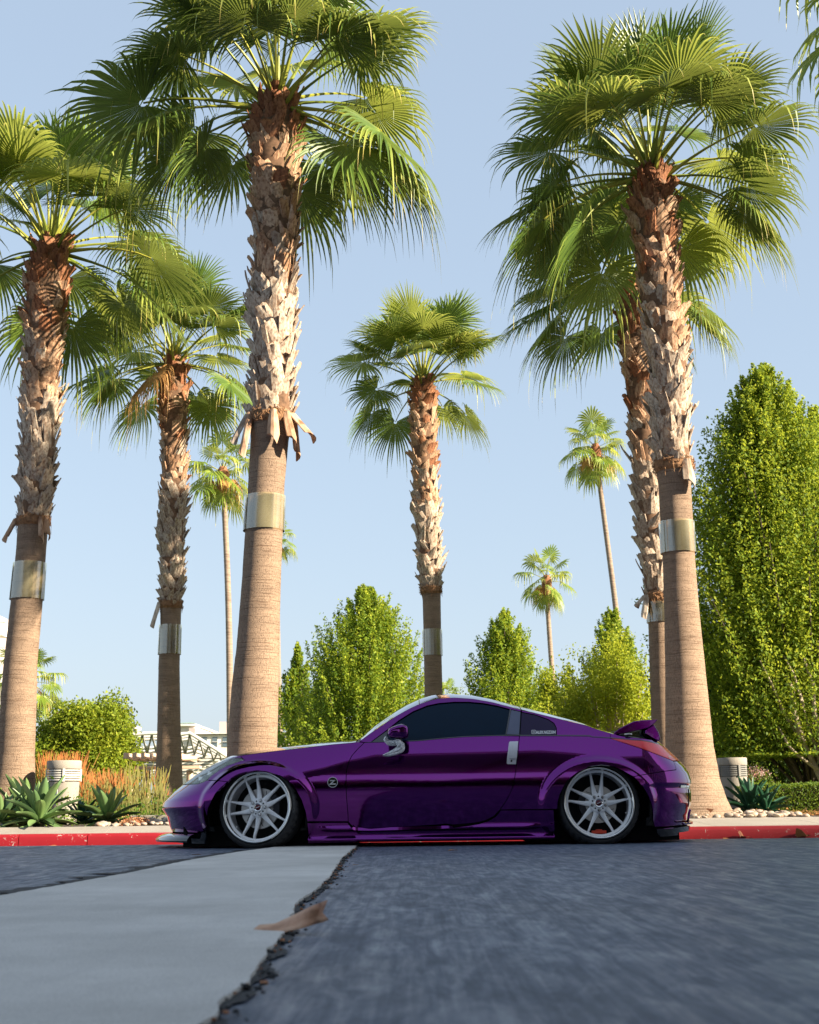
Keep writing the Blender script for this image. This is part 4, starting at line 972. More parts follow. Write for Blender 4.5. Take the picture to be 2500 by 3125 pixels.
def canopy():
    Y = 48; root = tag(empty('steel_canopy', (atd(330, 1600, Y).x, Y, 0)), 'white steel space-frame canopy behind the slimmer palm', 'canopy'); off = -Vector(root.location)
    def tb(nm, lines, r, mat):
        for l in lines:
            mb = MB(); mb.tube([atd(x, y, Y + dy) for x, y, dy in l], r, 6); o = mb.build(nm, mat, root, smooth=True); o.data.transform(Matrix.Translation(off))
    top = lambda x: 1544 + 12 * ((x - 330) / 100) ** 2 if x < 400 else 1544 + (x - 400) * .62
    bot = lambda x: top(x) + 46 - (max(0, x - 400) * .32)
    nodes = list(range(140, 500, 20)); 
    for row, dy in ((0, 0), (1, 3), (2, 6)):
        tb('chord', [[(x, top(x) + row * 6, dy) for x in nodes], [(x + 10, bot(x) - row * 8, dy + 1.5) for x in nodes]], .075, M['white_steel'])
        tb('strut', [[(x, top(x) + row * 6, dy), (x + 10, bot(x) - row * 8, dy + 1.5)] for x in nodes] + [[(x + 20, top(x + 20) + row * 6, dy), (x + 10, bot(x) - row * 8, dy + 1.5)] for x in nodes], .035, M['grey_steel'] if row == 0 else M['white_steel'])
    for k in range(7):
        y0 = 1598 + k * 6.5; mb = MB(); a = atd(235 - k * 3, y0, Y + 2); b = atd(480 - k * 14, y0 + 1, Y + 2); mb.box(((a.x + b.x) / 2, Y + 2, a.z), (b.x - a.x, 1.2, .07), rz=0); o = mb.build('roof_slat', M['white_steel'], root); o.data.transform(Matrix.Translation(off))
    for k in range(4):
        mb = MB(); x0 = 120 + k * 40; pts = [atd(x0 + t * 55, 1508 + k * 8 + 10 * (t - .4) ** 2 * 2, Y + 8) for t in np.linspace(0, 1, 8)]; mb.tube(pts, .16, 6); o = mb.build('curved_beam', M['white_steel'], root, smooth=True); o.data.transform(Matrix.Translation(off))
    for x in (262, 470): tb('post', [[(x, 1585, 2), (x, 1712, 2)]], .12, M['white_steel'])
canopy()
def pergola():
    Y = 24; root = tag(empty('timber_pergola', (atd(300, 1690, Y).x, Y, .13)), 'tan pergola with round posts between the bush and the slimmer palm', 'pergola'); off = -Vector(root.location)
    def dn(o): o.data.transform(Matrix.Translation(off))
    for x, yt in ((262, 1640), (275, 1638), (310, 1622), (400, 1622)):
        a = atd(x, yt, Y); mb = MB(); mb.lathe([(0, 0), (.062, 0), (.058, a.z - .2), (.066, a.z - .17), (.05, a.z - .13), (0, a.z - .13)], 16, c=(a.x, Y, .13)); dn(mb.build('post', M['tan_post'], root, auto=True))
    for (xa, xb, y, h) in ((250, 292, 1634, 5), (285, 420, 1612, 8), (280, 420, 1598, 4)):
        mb = MB(); bgbox(mb, xa, xb, y, y + h, Y - .15, .3); dn(mb.build('beam', M['tan_post'], root))
    for k in range(7):
        mb = MB(); a = atd(278 + k * 18, 1596, Y); mb.box((a.x, Y + .4, a.z + .02), (.05, 2.0, .10)); dn(mb.build('rafter', M['tan_post'], root))
pergola()
# parked cars beyond the hedge
def far_car(x, Y, label, mat, seed):
    c = atd(x, 1680, Y); root = tag(empty('parked_car', (c.x, Y, .15)), label, 'car', 'cars parked beyond the hedge')
    pr_ = [(-2.2, .35), (-2.2, .72), (-1.9, .85), (-1.1, .95), (-.45, 1.38), (.75, 1.42), (1.55, 1.02), (2.15, .95), (2.25, .6), (2.2, .3)]
    V = []; F = []; n = len(pr_)
    for y, k in ((-.88, 0), (-.80, .04), (.80, .04), (.88, 0)):
        for (a, b) in pr_: V.append((a, y * (1 - .18 * max(0, b - .9) / .5), b + (k if b > .6 else 0)))
    for r in range(3):
        for i in range(n - 1): F.append((r * n + i, r * n + i + 1, (r + 1) * n + i + 1, (r + 1) * n + i))
    F.append(tuple(range(n))); F.append(tuple(reversed(range(3 * n, 4 * n))))
    o = mk('body', V, F, mat, root); bm_ = bmesh.new(); bm_.from_mesh(o.data); bmesh.ops.recalc_face_normals(bm_, faces=bm_.faces); bm_.to_mesh(o.data); bm_.free()
    for (a, b) in (((-1.0, -.42, .35, .40), 0), ((.42, .38, 1.35, .72), 0)):
        x0, x1, x2, x3 = a
        mk('side_window', [(x0, -.875, .97), (x3 if b else x2 + .03, -.875, .97), (x2, -.80, 1.32), (x1, -.80, 1.32)], [(0, 1, 2, 3)], M['far_glass'], root)
    mk('windscreen', [(-1.12, -.72, .99), (-1.12, .72, .99), (-.50, .62, 1.40), (-.50, -.62, 1.40)], [(0, 1, 2, 3)], M['far_glass'], root)
    for wx in (-1.4, 1.4): MB().lathe([(0, -.9), (.33, -.9), (.33, -.68), (0, -.68)], 20, 'Y', (wx, 0, .33)).build('wheel', M['rubber'], root)
far_car(1590, 36, 'pale car seen over the hedge just right of the right-hand bin', M['car_white'], 1)
far_car(1668, 34, 'dark car seen over the middle of the hedge', M['car_dark'], 2)
far_car(1745, 33, 'bluish car seen over the hedge at the right edge', M['car_white'], 3)

# unseen behind the camera: a block added to shade the road, and trees sized for the dark band the car reflects
def shade_block():
    root = tag(empty('added_shade_block', (42, -14, 0)), 'tall stone-coloured block added out of view behind the camera to shade the road', 'building')
    W, D_, Hh = 66, 16, 22.6
    MB().box((0, 0, Hh / 2), (W, D_, Hh)).build('wall', M['brick_wall'], root)
    fr = MB(); gl = MB()
    for i in range(22):
        x = -W / 2 + 1.5 + i * 3.0
        MB().box((x, D_ / 2 + .15, Hh / 2), (.8, .3, Hh - .2)).build('pier', M['stucco'], root)
        for j in range(7): MB().box((x + 1.5, D_ / 2 + .03, 1.9 + j * 3.4), (1.7, .06, 2.2)).build('window', M['far_glass'], root)
shade_block()
def added_reflection_canopy():  # unseen roof added to darken what the upper doors reflect
    root = tag(empty('added_canopy', (0, -15.5, 0)), 'broad flat canopy on round columns, added behind the camera to darken the car door reflections', 'canopy')
    MB().box((0, 0, 9.4), (34, 27, .7)).build('roof', M['brick_wall'], root)
    MB().box((0, 0, 9.0), (34.6, 27.6, .25)).build('fascia', M['stucco'], root)
    for i in range(8): MB().box((-14.9 + i * 4.25, 0, 8.75), (.4, 26, .3)).build('beam', M['brick_wall'], root)
    for x in (-15.5, 15.5):
        for y in (-12.5, 0, 12.5): MB().lathe([(0, 0), (.45, 0), (.45, .5), (.32, .6), (.30, 8.4), (.42, 8.6), (.42, 8.9), (0, 8.9)], 24, c=(x, y, 0)).build('column', M['stucco_pink'], root, auto=True)
added_reflection_canopy()
for i, (x, y, h) in enumerate(((-20, -31, 6.0), (-12, -32, 6.5), (-4, -33, 6), (4, -32, 6.4), (-30, -30, 7))):
    round_tree('street_tree', ('leafy street tree behind the camera, nearest the road bend', 'leafy street tree behind the camera, second from the bend', 'leafy street tree behind the camera, in the middle of the row', 'leafy street tree behind the camera, beside the added shade block', 'leafy street tree behind the camera, at the far left end of the row')[i], 'street trees across the road', x, y, .6, 5.8, 4, h * .66, M['hornbeam_dark'], 9000, .75, 70 + i, 20, lr=.5)

# ------------------------------------------------------------------ the car
YS = 10.36; HW = .91; YC = YS + HW
CARP = tag(empty('sports_coupe', (0.15, YC, 0)), 'lowered glossy purple two-door sports coupe parked along the red kerb', 'car')
COFF = Vector((-.15, -YC, 0))
def za(x, y): return (460 + x * 400 / 1725, 2200 + y * 400 / 1725)
def zb(x, y): return (840 + x * 500 / 1725, 2100 + y * 500 / 1725)
def zc(x, y): return (1300 + x * 500 / 1725, 2100 + y * 500 / 1725)
def zd(x, y): return (1760 + x * 400 / 1725, 2160 + y * 400 / 1725)
def seq(f, *p): return [f(*q) for q in p]
XFW = at(785.5, 2463, 10.38).x; XRW = at(1828.2, 2446, 10.38).x; ZW = .312
XF = -1.35; XR = 1.80; UF = 1.2; UR = 1.0
_n = sorted([(lambda p: (p.z, XF - p.x))(at(*q, 11.1)) for q in seq(za, (225, 1500), (190, 1380), (172, 1250), (112, 1150), (150, 1060), (250, 950), (340, 870), (490, 735), (700, 600), (980, 455))])
_r = sorted([(lambda p: (p.z, p.x - XR + .045))(at(*q, 10.9)) for q in seq(zd, (1110, 400), (1200, 480), (1290, 590), (1385, 700), (1440, 770), (1480, 850), (1505, 940), (1518, 1040), (1535, 1120), (1545, 1260), (1520, 1400))])
def Lf(z): return interp(z, [a for a, b in _n], [b for a, b in _n])
def Lr(z): return interp(z, [a for a, b in _r], [b for a, b in _r])
def belt(u): return interp(u, [-2.5, -1.35, -.9, -.5, 1.2, 1.8, 2.3, 2.8], [.62, .70, .79, .845, .865, .85, .78, .70])
def zcr(u): return interp(u, [-2.5, -1.35, -.9, -.55, 1.2, 1.8, 2.8], [.34, .45, .52, .592, .60, .57, .5])
def Ain(u): return interp(u, [-2.5, -1.35, -.7, -.3, 1.0, 1.6, 2.8], [.09, .15, .125, .085, .085, .11, .09])
def sec(u, z):
    c = zcr(u); b = belt(u); A = Ain(u)
    lo = .50 * (max(.05, min(z, c)) - .455) ** 2
    if z <= c: return lo
    h = (z - c) / (b - c)
    if h <= 1: return lo + A * (.45 * h + .55 * h * h)
    e = z - b; return lo + A + .62 * e + .45 * e * e
def flare(x, z):
    o = 0
    for xw, rx in ((XFW, .375), (XRW, .375)):
        e = math.hypot((x - xw) / rx, (z - .29) / .300)
        if z > .10: o = max(o, .036 * (1 - sstep(1.12, 1.30, e)))
    return o
def S0(u, z):
    if u < XF: a = min(1, (XF - u) / UF) * PI / 2; x = XF - Lf(z) * math.sin(a); pl = HW * (1 - math.cos(a)); nx, ny = math.sin(a), math.cos(a)
    elif u > XR: a = min(1, (u - XR) / UR) * PI / 2; x = XR + Lr(z) * math.sin(a) ; pl = HW * (1 - math.cos(a)); nx, ny = -math.sin(a), math.cos(a)
    else: x = u; pl = 0; nx, ny = 0, 1
    s = sec(u, z) - flare(x, z) * (1 if abs(nx) < .75 else max(0, 1 - (abs(nx) - .75) * 8))
    return Vector((x + nx * s * .6, YS + pl + ny * s, z))
def normal(u, z, h=.006):
    du = S0(u + h, z) - S0(u - h, z); dz = S0(u, z + h) - S0(u, z - h); n = du.cross(dz)
    if n.length < 1e-9: n = Vector((0, -1, 0))
    n.normalize(); return -n if n.y > .2 else n
def S(u, z, off=0.0, N=None):
    p = S0(u, z)
    if off: p = p + (N or normal(u, z)) * off
    return p
def proj(p):
    d = np.array([p.x, p.y, p.z - CAMH]); f = d @ CF
    return (1250 + FP * (d @ CR) / f, 1562.5 - FP * (d @ CU) / f)
def solve(q):
    """pixel -> (u, z) on the near side of the body"""
    g = q
    for _ in range(4):
        u, z = solve1(g); e = proj(S0(u, z)); g = (g[0] + .9 * (q[0] - e[0]), g[1] + .9 * (q[1] - e[1]))
    return solve1(g)
def solve1(q):
    Y = YS + .1; u = 0; z = .5
    for _ in range(12):
        p = at(q[0], q[1], Y); z = p.z
        if p.x < XF: a = math.asin(min(1, (XF - p.x) / Lf(z))); u = XF - a / (PI / 2) * UF
        elif p.x > XR: a = math.asin(min(1, (p.x - XR) / Lr(z))); u = XR + a / (PI / 2) * UR
        else: u = p.x
        Y = .5 * Y + .5 * min(S0(u, max(.03, z)).y, YC - .15)
    return (u, z)
ZSP = seq(za, (340, 870), (430, 822), (500, 752), (600, 682), (700, 630), (850, 553), (1000, 494), (1100, 474), (1190, 462), (1300, 440), (1500, 412), (1700, 388)) + \
      seq(zb, (200, 640), (400, 615), (600, 592), (800, 575), (875, 569), (960, 505), (1100, 408), (1250, 308), (1400, 222), (1520, 166), (1650, 126)) + \
      seq(zc, (120, 110), (300, 99), (500, 113), (700, 148), (1000, 228), (1150, 262), (1400, 322), (1600, 370), (1725, 400)) + \
      seq(zd, (200, 262), (400, 322), (480, 345), (600, 378), (800, 402), (1000, 428), (1100, 450), (1200, 518), (1300, 596), (1385, 700))
_zs = [solve(q) for q in ZSP]; _zs2 = [_zs[0]]
for p in _zs[1:]:
    if p[0] > _zs2[-1][0] + .01: _zs2.append(p)
_zs2[0] = (XF - UF, _zs2[0][1]) if _zs2[0][0] > XF - UF + .02 else _zs2[0]
_us = [p[0] for p in _zs2]; _zz = [p[1] for p in _zs2]
def ZS(u):
    return sum(interp(u + d, _us, _zz) * w for d, w in ((-.03, .25), (0, .5), (.03, .25)))
U0, U1 = XF - UF, XR + UR
U_COWL = solve(zb(875, 569))[0]; U_ROOF = solve(zb(1520, 166))[0]; U_HATCH = solve(zc(1006, 229))[0]; U_DECK = solve(zd(480, 345))[0]; U_PIL = U_COWL

def inside(P, poly):
    x, y = P[:, 0], P[:, 1]; c = np.zeros(len(P), bool); n = len(poly)
    for i in range(n):
        x1, y1 = poly[i]; x2, y2 = poly[(i + 1) % n]
        m = (y1 > y) != (y2 > y)
        with np.errstate(divide='ignore', invalid='ignore'): c ^= m & (x < (x2 - x1) * (y - y1) / (y2 - y1 + 1e-12) + x1)
    return c
def edge_dist(P, poly):
    d = np.full(len(P), 9.0); n = len(poly)
    for i in range(n):
        a = np.array(poly[i]); b = np.array(poly[(i + 1) % n]); ab = b - a; t = np.clip(((P - a) @ ab) / (ab @ ab + 1e-12), 0, 1); d = np.minimum(d, np.linalg.norm(P - a - t[:, None] * ab, axis=1))
    return d
def prep(poly, gap):
    out = []
    for p in poly:
        if not out or math.hypot(p[0] - out[-1][0], p[1] - out[-1][1]) > .003: out.append(p)
    if math.hypot(out[0][0] - out[-1][0], out[0][1] - out[-1][1]) < .003: out.pop()
    area = sum(a[0] * b[1] - b[0] * a[1] for a, b in zip(out, out[1:] + out[:1]))
    if area < 0: out.reverse()
    n = len(out); P = []
    for i in range(n):
        a, b, c = Vector(out[i - 1]), Vector(out[i]), Vector(out[(i + 1) % n]); d1 = (b - a).normalized(); d2 = (c - b).normalized()
        n1 = Vector((-d1.y, d1.x)); n2 = Vector((-d2.y, d2.x)); m = (n1 + n2)
        if m.length < .3: m = n1
        m.normalize(); k = gap / max(.5, m.dot(n1)); P.append(b + m * k)
    D = []
    for i in range(n):
        a, b = P[i], P[(i + 1) % n]; k = max(1, int((b - a).length / .022)); D += [tuple(a.lerp(b, j / k)) for j in range(k)]
    return D
def panel_uz(name, poly, mat, off=0.0, gap=.0028, thick=.022, parent=None, fn=None, step=.022, both=False, label=None, rough_edge=True):
    D = prep(poly, gap); A = np.array(D); mn = A.min(0); mx = A.max(0)
    gx, gy = np.meshgrid(np.arange(mn[0] + step / 2, mx[0], step), np.arange(mn[1] + step / 2, mx[1], step * .8)); G_ = np.stack([gx.ravel(), gy.ravel()], 1)
    if len(G_): G_ = G_[inside(G_, D)]
    if len(G_): G_ = G_[edge_dist(G_, D) > step * .45]
    pts = [Vector(p) for p in D] + [Vector(p) for p in G_]; n = len(D)
    v2, e2, f2, _, _, _ = delaunay_2d_cdt(pts, [], [list(range(n))], 1, 1e-6)
    if not f2: print('PANEL FAIL', name); return None
    V = []; NR = []
    for p in v2:
        N = normal(p.x, p.y); o = off + (fn(p.x, p.y) if fn else 0)
        V.append(S(p.x, p.y, o, N))
    if fn:
        for p in v2:
            h = .006; q = lambda u, z: S(u, z, off + fn(u, z)); a = q(p.x + h, p.y) - q(p.x - h, p.y); b = q(p.x, p.y + h) - q(p.x, p.y - h); N = a.cross(b).normalized(); NR.append(-N if N.y > .3 else N)
    else: NR = [normal(p.x, p.y) for p in v2]
    F = []
    for f in f2:
        a, b, c = (V[i] for i in f[:3]); nn = (b - a).cross(c - a); F.append(tuple(f) if nn.dot(NR[f[0]]) > 0 else tuple(reversed(f)))
    # edge return
    cnt = {}
    for f in F:
        for a, b in zip(f, f[1:] + f[:1]): cnt[(a, b)] = 1
    be = [(a, b) for (a, b) in cnt if (b, a) not in cnt]
    nv = len(V); bv = sorted({a for e in be for a in e}); ia = {v: nv + i for i, v in enumerate(bv)}; ib = {v: nv + len(bv) + i for i, v in enumerate(bv)}
    V += [V[v].copy() for v in bv] + [V[v] - NR[v] * thick for v in bv]
    bn = {v: Vector() for v in bv}
    for a, b in be:
        F.append((ia[b], ia[a], ib[a], ib[b])); e = (V[b] - V[a]); m = e.cross(NR[a]).normalized(); bn[a] += m; bn[b] += m
    NRf = NR + [bn[v].normalized() if bn[v].length > 0 else NR[v] for v in bv] * 2
    out = []
    for side in ((0, 1) if both else (0,)):
        if side: VV = [Vector((v.x, 2 * YC - v.y, v.z)) for v in V]; FF = [tuple(reversed(f)) for f in F]; NN = [Vector((m.x, -m.y, m.z)) for m in NRf]
        else: VV, FF, NN = V, F, NRf
        o = mk(name, [v + COFF for v in VV], FF, mat, None, smooth=True); o.parent = parent or CARP
        o.data.normals_split_custom_set_from_vertices([tuple(x) for x in NN])
        if label and not side: o['label'] = label
        out.append(o)
    return out[0]
def pz(pix): return [solve(q) for q in pix]
def zsline(ua, ub, n=40, d=0.0): return [(ua + (ub - ua) * i / n, ZS(ua + (ub - ua) * i / n) - d) for i in range(n + 1)]

# --- near-side outlines traced in the close-ups
LAMP_TOP = seq(za, (430, 838), (500, 766), (600, 694), (700, 642), (850, 564), (1000, 504), (1100, 484), (1190, 480), (1240, 513))
LAMP_BOT = seq(za, (1240, 516), (1100, 556), (1000, 592), (900, 650), (800, 722), (740, 780), (700, 802), (620, 830), (430, 842))
F_ARCH = seq(za, (735, 1440), (738, 1300), (750, 1190), (790, 1080), (850, 960), (920, 880), (1010, 800)) 
F_ARCH2 = seq(za, (1010, 800), (1060, 755), (1130, 712), (1250, 674), (1400, 654), (1530, 668), (1650, 706)) + seq(zb, (60, 925), (150, 988), (220, 1075), (275, 1175), (318, 1300), (338, 1405))
DOOR_F = seq(zb, (940, 573), (870, 640), (805, 715), (770, 790), (750, 880), (745, 1000), (752, 1150), (765, 1300), (770, 1405))
DOOR_B = seq(zb, (770, 1405), (800, 1442), (850, 1478), (1000, 1484), (1400, 1470), (1725, 1455)) + seq(zc, (300, 1438), (450, 1426), (560, 1412), (640, 1388), (720, 1345), (780, 1280))
DOOR_R = seq(zc, (780, 1280), (835, 1200), (885, 1115), (925, 1010), (938, 930), (952, 820), (966, 700), (976, 600), (985, 505))
BELT = seq(zc, (985, 500), (700, 500), (400, 512), (138, 533)) + seq(zb, (1500, 556), (1250, 566), (940, 572))
WIN_TOP = seq(zb, (1010, 568), (1180, 438), (1300, 340), (1450, 246), (1600, 184), (1725, 158)) + seq(zc, (300, 145), (450, 145), (600, 158), (750, 185), (885, 221))
BELT_W = seq(zc, (842, 490), (400, 508), (138, 530)) + seq(zb, (1500, 552), (1250, 562), (1010, 568))
QW = seq(zc, (1006, 252), (1150, 280), (1290, 330), (1350, 370), (1374, 420), (1376, 492))
R_ARCH = seq(zc, (1385, 1275), (1390, 1200), (1410, 1120), (1455, 1030), (1515, 950), (1600, 885), (1700, 842)) + seq(zd, (150, 778), (330, 752), (470, 772), (600, 824), (700, 882), (750, 906))
R_ARCH2 = seq(zd, (750, 906), (800, 960), (870, 1040), (930, 1130), (980, 1240), (1010, 1350), (1030, 1450), (1045, 1582))
SEAM = seq(zd, (750, 906), (850, 885), (1000, 860), (1150, 836), (1310, 815), (1303, 775), (1272, 704))
TL_BOT = seq(zd, (1380, 700), (1268, 700), (1150, 650), (1000, 592), (850, 537), (650, 470), (450, 402))
TL_TOP = seq(zd, (450, 402), (620, 411), (800, 427), (1000, 460), (1100, 489), (1200, 543), (1290, 608), (1350, 660), (1382, 700))

PA = M['paint']
bt = pz(LAMP_BOT); lampfront = bt[-1]; zn = ZS(U0)
nose_bottom = solve(za(240, 1505))[1]
arch_f = pz(F_ARCH)
seamf = pz(seq(za, (1010, 800), (880, 786), (740, 781)))
bump = [(U0, nose_bottom), *pz(seq(za, (440, 1520), (600, 1482))), *arch_f, *seamf[1:], *bt[6:], (U0, lampfront[1] - .012)]
panel_uz('front_bumper', bump, PA, step=.014, both=True)
hoodlip = [(U0, lampfront[1] - .012), bt[-1], *pz(LAMP_TOP)[:1], (U0, ZS(U0) + .001)]
panel_uz('headlight', pz(LAMP_TOP) + bt[1:-1], M['lamp_inner'], off=-.012, both=True)
panel_uz('lamp_cover', pz(LAMP_TOP) + bt[1:-1], M['lens'], off=.001, thick=.004, both=True)
fend = arch_f[-1:] + pz(F_ARCH2)[1:] + pz(DOOR_F)[::-1] + [(u, z) for u, z in zsline(U_COWL - .01, pz(LAMP_TOP)[-2][0])] + pz(LAMP_BOT)[:6] + seamf[::-1][1:]
panel_uz('front_fender', fend, PA, step=.014, both=True)
lt = pz(LAMP_TOP)
panel_uz('lamp_brow', [(u, z) for u, z in lt[:-1]][::-1] + [(U0, lampfront[1] - .010)] + [(U0, ZS(U0))] + zsline(U0 + .02, lt[-2][0], 30), PA, gap=.0012, both=True)
door = pz(DOOR_F) + pz(DOOR_B)[1:] + pz(DOOR_R)[1:] + pz(BELT)[1:]
DR = panel_uz('door', door, PA, both=True)
pil = [(U_COWL + .005, ZS(U_COWL + .005))] + pz(seq(zb, (940, 570), (1008, 567)))+ pz(WIN_TOP)[1:] + pz(seq(zc, (1000, 246))) + zsline(U_HATCH - .004, U_COWL + .01, 70)
panel_uz('roof_rail', pil, PA, gap=.0015, both=True)
WN = panel_uz('side_window', pz(WIN_TOP) + pz(BELT_W), M['tint_glass'], off=-.010, both=True)
panel_uz('window_seal', pz(seq(zb, (940, 573), (1010, 566), (1250, 560), (1500, 551)) + seq(zc, (138, 529), (400, 507), (700, 498), (985, 488), (985, 501), (700, 504), (400, 515), (138, 536)) + seq(zb, (1500, 558), (1250, 568))), M['gloss_black'], off=.003, gap=0, both=True)
panel_uz('pillar_trim', pz(seq(zc, (896, 224), (1000, 247), (985, 488), (846, 488))), M['satin_grey'], off=-.002, both=True)
panel_uz('pillar_seal', pz(seq(zc, (884, 222), (898, 224), (848, 488), (838, 490))), M['gloss_black'], off=.002, gap=0, both=True)
panel_uz('mirror_sail', pz(seq(zb, (1012, 566), (1180, 442), (1180, 562))), M['gloss_black'], off=-.004, both=True)
quarter = pz(seq(zc, (1008, 244))) + pz(QW) + pz(seq(zc, (988, 494))) + pz(DOOR_R)[::-1] + pz(seq(zc, (1345, 1275))) + pz(R_ARCH) + pz(SEAM)[1:] + pz(TL_BOT)[1:] + zsline(solve(zd(450, 402))[0], U_HATCH + .004, 60)
panel_uz('quarter_panel', quarter, PA, step=.014, both=True)
panel_uz('quarter_window', pz(QW) + pz(seq(zc, (990, 492), (1004, 254))), M['tint_purple'], off=-.004, both=True)
qb = seq(zc, (1040, 284), (1150, 304), (1290, 362), (1322, 400), (1326, 440), (1322, 462), (1060, 462), (1024, 430), (1022, 400))
panel_uz('window_border', pz(qb + [qb[0]] + seq(zc, (1042, 290))+ [(x + (1 if x < 1640 else -1) * .9, y + (1 if y < 2215 else -1) * .9) for x, y in qb[::-1]]), M['satin_grey'], off=.0, gap=0, thick=.002) if False else None
panel_uz('belt_strip', pz(seq(zc, (1376, 494), (1725, 497)) + seq(zd, (200, 378), (450, 391), (700, 414), (1000, 452), (1100, 482), (1200, 536), (1290, 598), (1284, 604), (1195, 546), (1100, 491), (1000, 462), (700, 425), (450, 402), (200, 387)) + seq(zc, (1725, 508), (1376, 505))), M['gloss_black'], off=.003, gap=0, both=True)
panel_uz('belt_strip', pz(seq(zc, (988, 494), (1376, 494), (1376, 505), (988, 506))), M['gloss_black'], off=.004, gap=0, both=True)
tl = panel_uz('tail_light', pz(TL_TOP) + pz(TL_BOT)[1:-1], M['tail_red'], off=.002, both=True)
am = pz(seq(zd, (1195, 640), (1225, 636), (1240, 652), (1215, 664)))
panel_uz('marker_lamp', am, M['amber'], off=.004, gap=0, thick=.004, parent=None)
decks = pz(TL_TOP)[::-1] + zsline(solve(zd(450, 402))[0], solve(zd(1385, 700))[0], 40)
panel_uz('hatch_edge', decks, PA, gap=.001, both=True)
zr_top = solve(zd(1382, 704))[1]; zr_bot = solve(zd(1370, 1552))[1]
rb = pz(R_ARCH2) + pz(seq(zd, (1200, 1572), (1370, 1555))) + [(U1, zr_bot), (U1, zr_top)] + pz(seq(zd, (1382, 704))) + pz(SEAM)[::-1][:-1]
def rbf(u, z):     # undercut below the rear bumper shoulder
    return -.020 * sstep(.455, .425, z) * sstep(XR - .02, XR + .12, u)
panel_uz('rear_bumper', rb, PA, step=.014, fn=rbf, both=True)
panel_uz('rear_reflector', pz(seq(zd, (1398, 985), (1420, 975), (1508, 972), (1518, 1045), (1390, 1050))), M['clear_lens'], off=-.012, gap=0, both=True)
panel_uz('rear_vent', pz(seq(zd, (1500, 1065), (1535, 1058), (1548, 1260), (1495, 1310))), M['gloss_black'], off=-.014, gap=0, both=True)
zt = solve(zd(1590, 1335))[1]
dif = pz(seq(zd, (1045, 1588), (1200, 1578), (1370, 1560), (1510, 1532), (1585, 1338))) + [(U1, zt - .06), (U1, .075)] + pz(seq(zd, (1612, 1590), (1320, 1642), (1314, 1675), (1100, 1700), (1045, 1640)))
panel_uz('rear_diffuser', dif, M['gloss_black'], off=.012, both=True)
def lipf(u, z): return .014
zl = solve(zd(1370, 1500))[1]
panel_uz('rear_lip', pz(seq(zd, (1366, 1505), (1500, 1470), (1552, 1400), (1580, 1325), (1590, 1340), (1570, 1430), (1520, 1505), (1370, 1535))) , PA, off=.03, both=True)
# side skirt with ledge and lower lip
def skf(u, z):
    zl_ = .150; led = .030 * math.exp(-((z - .150) / .014) ** 2); lip = .034 * math.exp(-((z - .068) / .016) ** 2)
    mid = 1 - sstep(XRW - .62, XRW - .42, u) * .75; k = sstep(XFW + .42, XFW + .62, u)
    return .014 + (led * k * mid) + lip - .012 * sstep(.14, .11, z) * sstep(.05, .09, z) * k * mid
sk_top = pz(seq(zb, (338, 1412), (765, 1410), (798, 1448), (850, 1486), (1000, 1492), (1400, 1478), (1725, 1463)) + seq(zc, (300, 1446), (450, 1434), (565, 1420), (648, 1396), (728, 1352), (788, 1282), (1345, 1277), (1355, 1575)))
panel_uz('side_skirt', sk_top + pz(seq(zc, (1200, 1590), (900, 1600), (138, 1606)) + seq(zb, (1725, 1606), (1000, 1618), (430, 1632), (346, 1636))), PA, fn=skf, step=.012, both=True)
# lower black blade of the front bumper and the flat splitter
panel_uz('lower_blade', pz(seq(za, (735, 1446), (600, 1488), (440, 1526), (300, 1560), (150, 1592), (420, 1612), (710, 1620))), M['gloss_black'], off=.004, both=True)
def splitter():
    V = []; F = []; n = 48; rows = [(-.04, .112), (.01, .106), (.05, .092), (.078, .070), (.082, .056), (.074, .048), (.0, .046)]
    for o_, z in rows:
        for i in range(n + 1):
            a = (-PI / 2 + PI * i / n) * .72; k = abs(math.cos(a)) ** .95
            V.append(Vector((XF - .12 - (.60 + o_) * k, YC + (HW - .10 + .5 * max(0, o_)) * math.copysign(abs(math.sin(a)) ** 1.15, a), z)) + COFF)
    for q in range(len(rows) - 1):
        for i in range(n): F.append((q * (n + 1) + i, q * (n + 1) + i + 1, (q + 1) * (n + 1) + i + 1, (q + 1) * (n + 1) + i))
    o = mk('splitter', V, F, M['gloss_black'], CARP, smooth=True); bm_ = bmesh.new(); bm_.from_mesh(o.data); bmesh.ops.recalc_face_normals(bm_, faces=bm_.faces)
    f = max(bm_.faces, key=lambda f: f.calc_center_median().z)
    if f.normal.z < 0: bmesh.ops.reverse_faces(bm_, faces=bm_.faces)
    bm_.to_mesh(o.data); bm_.free()
splitter()
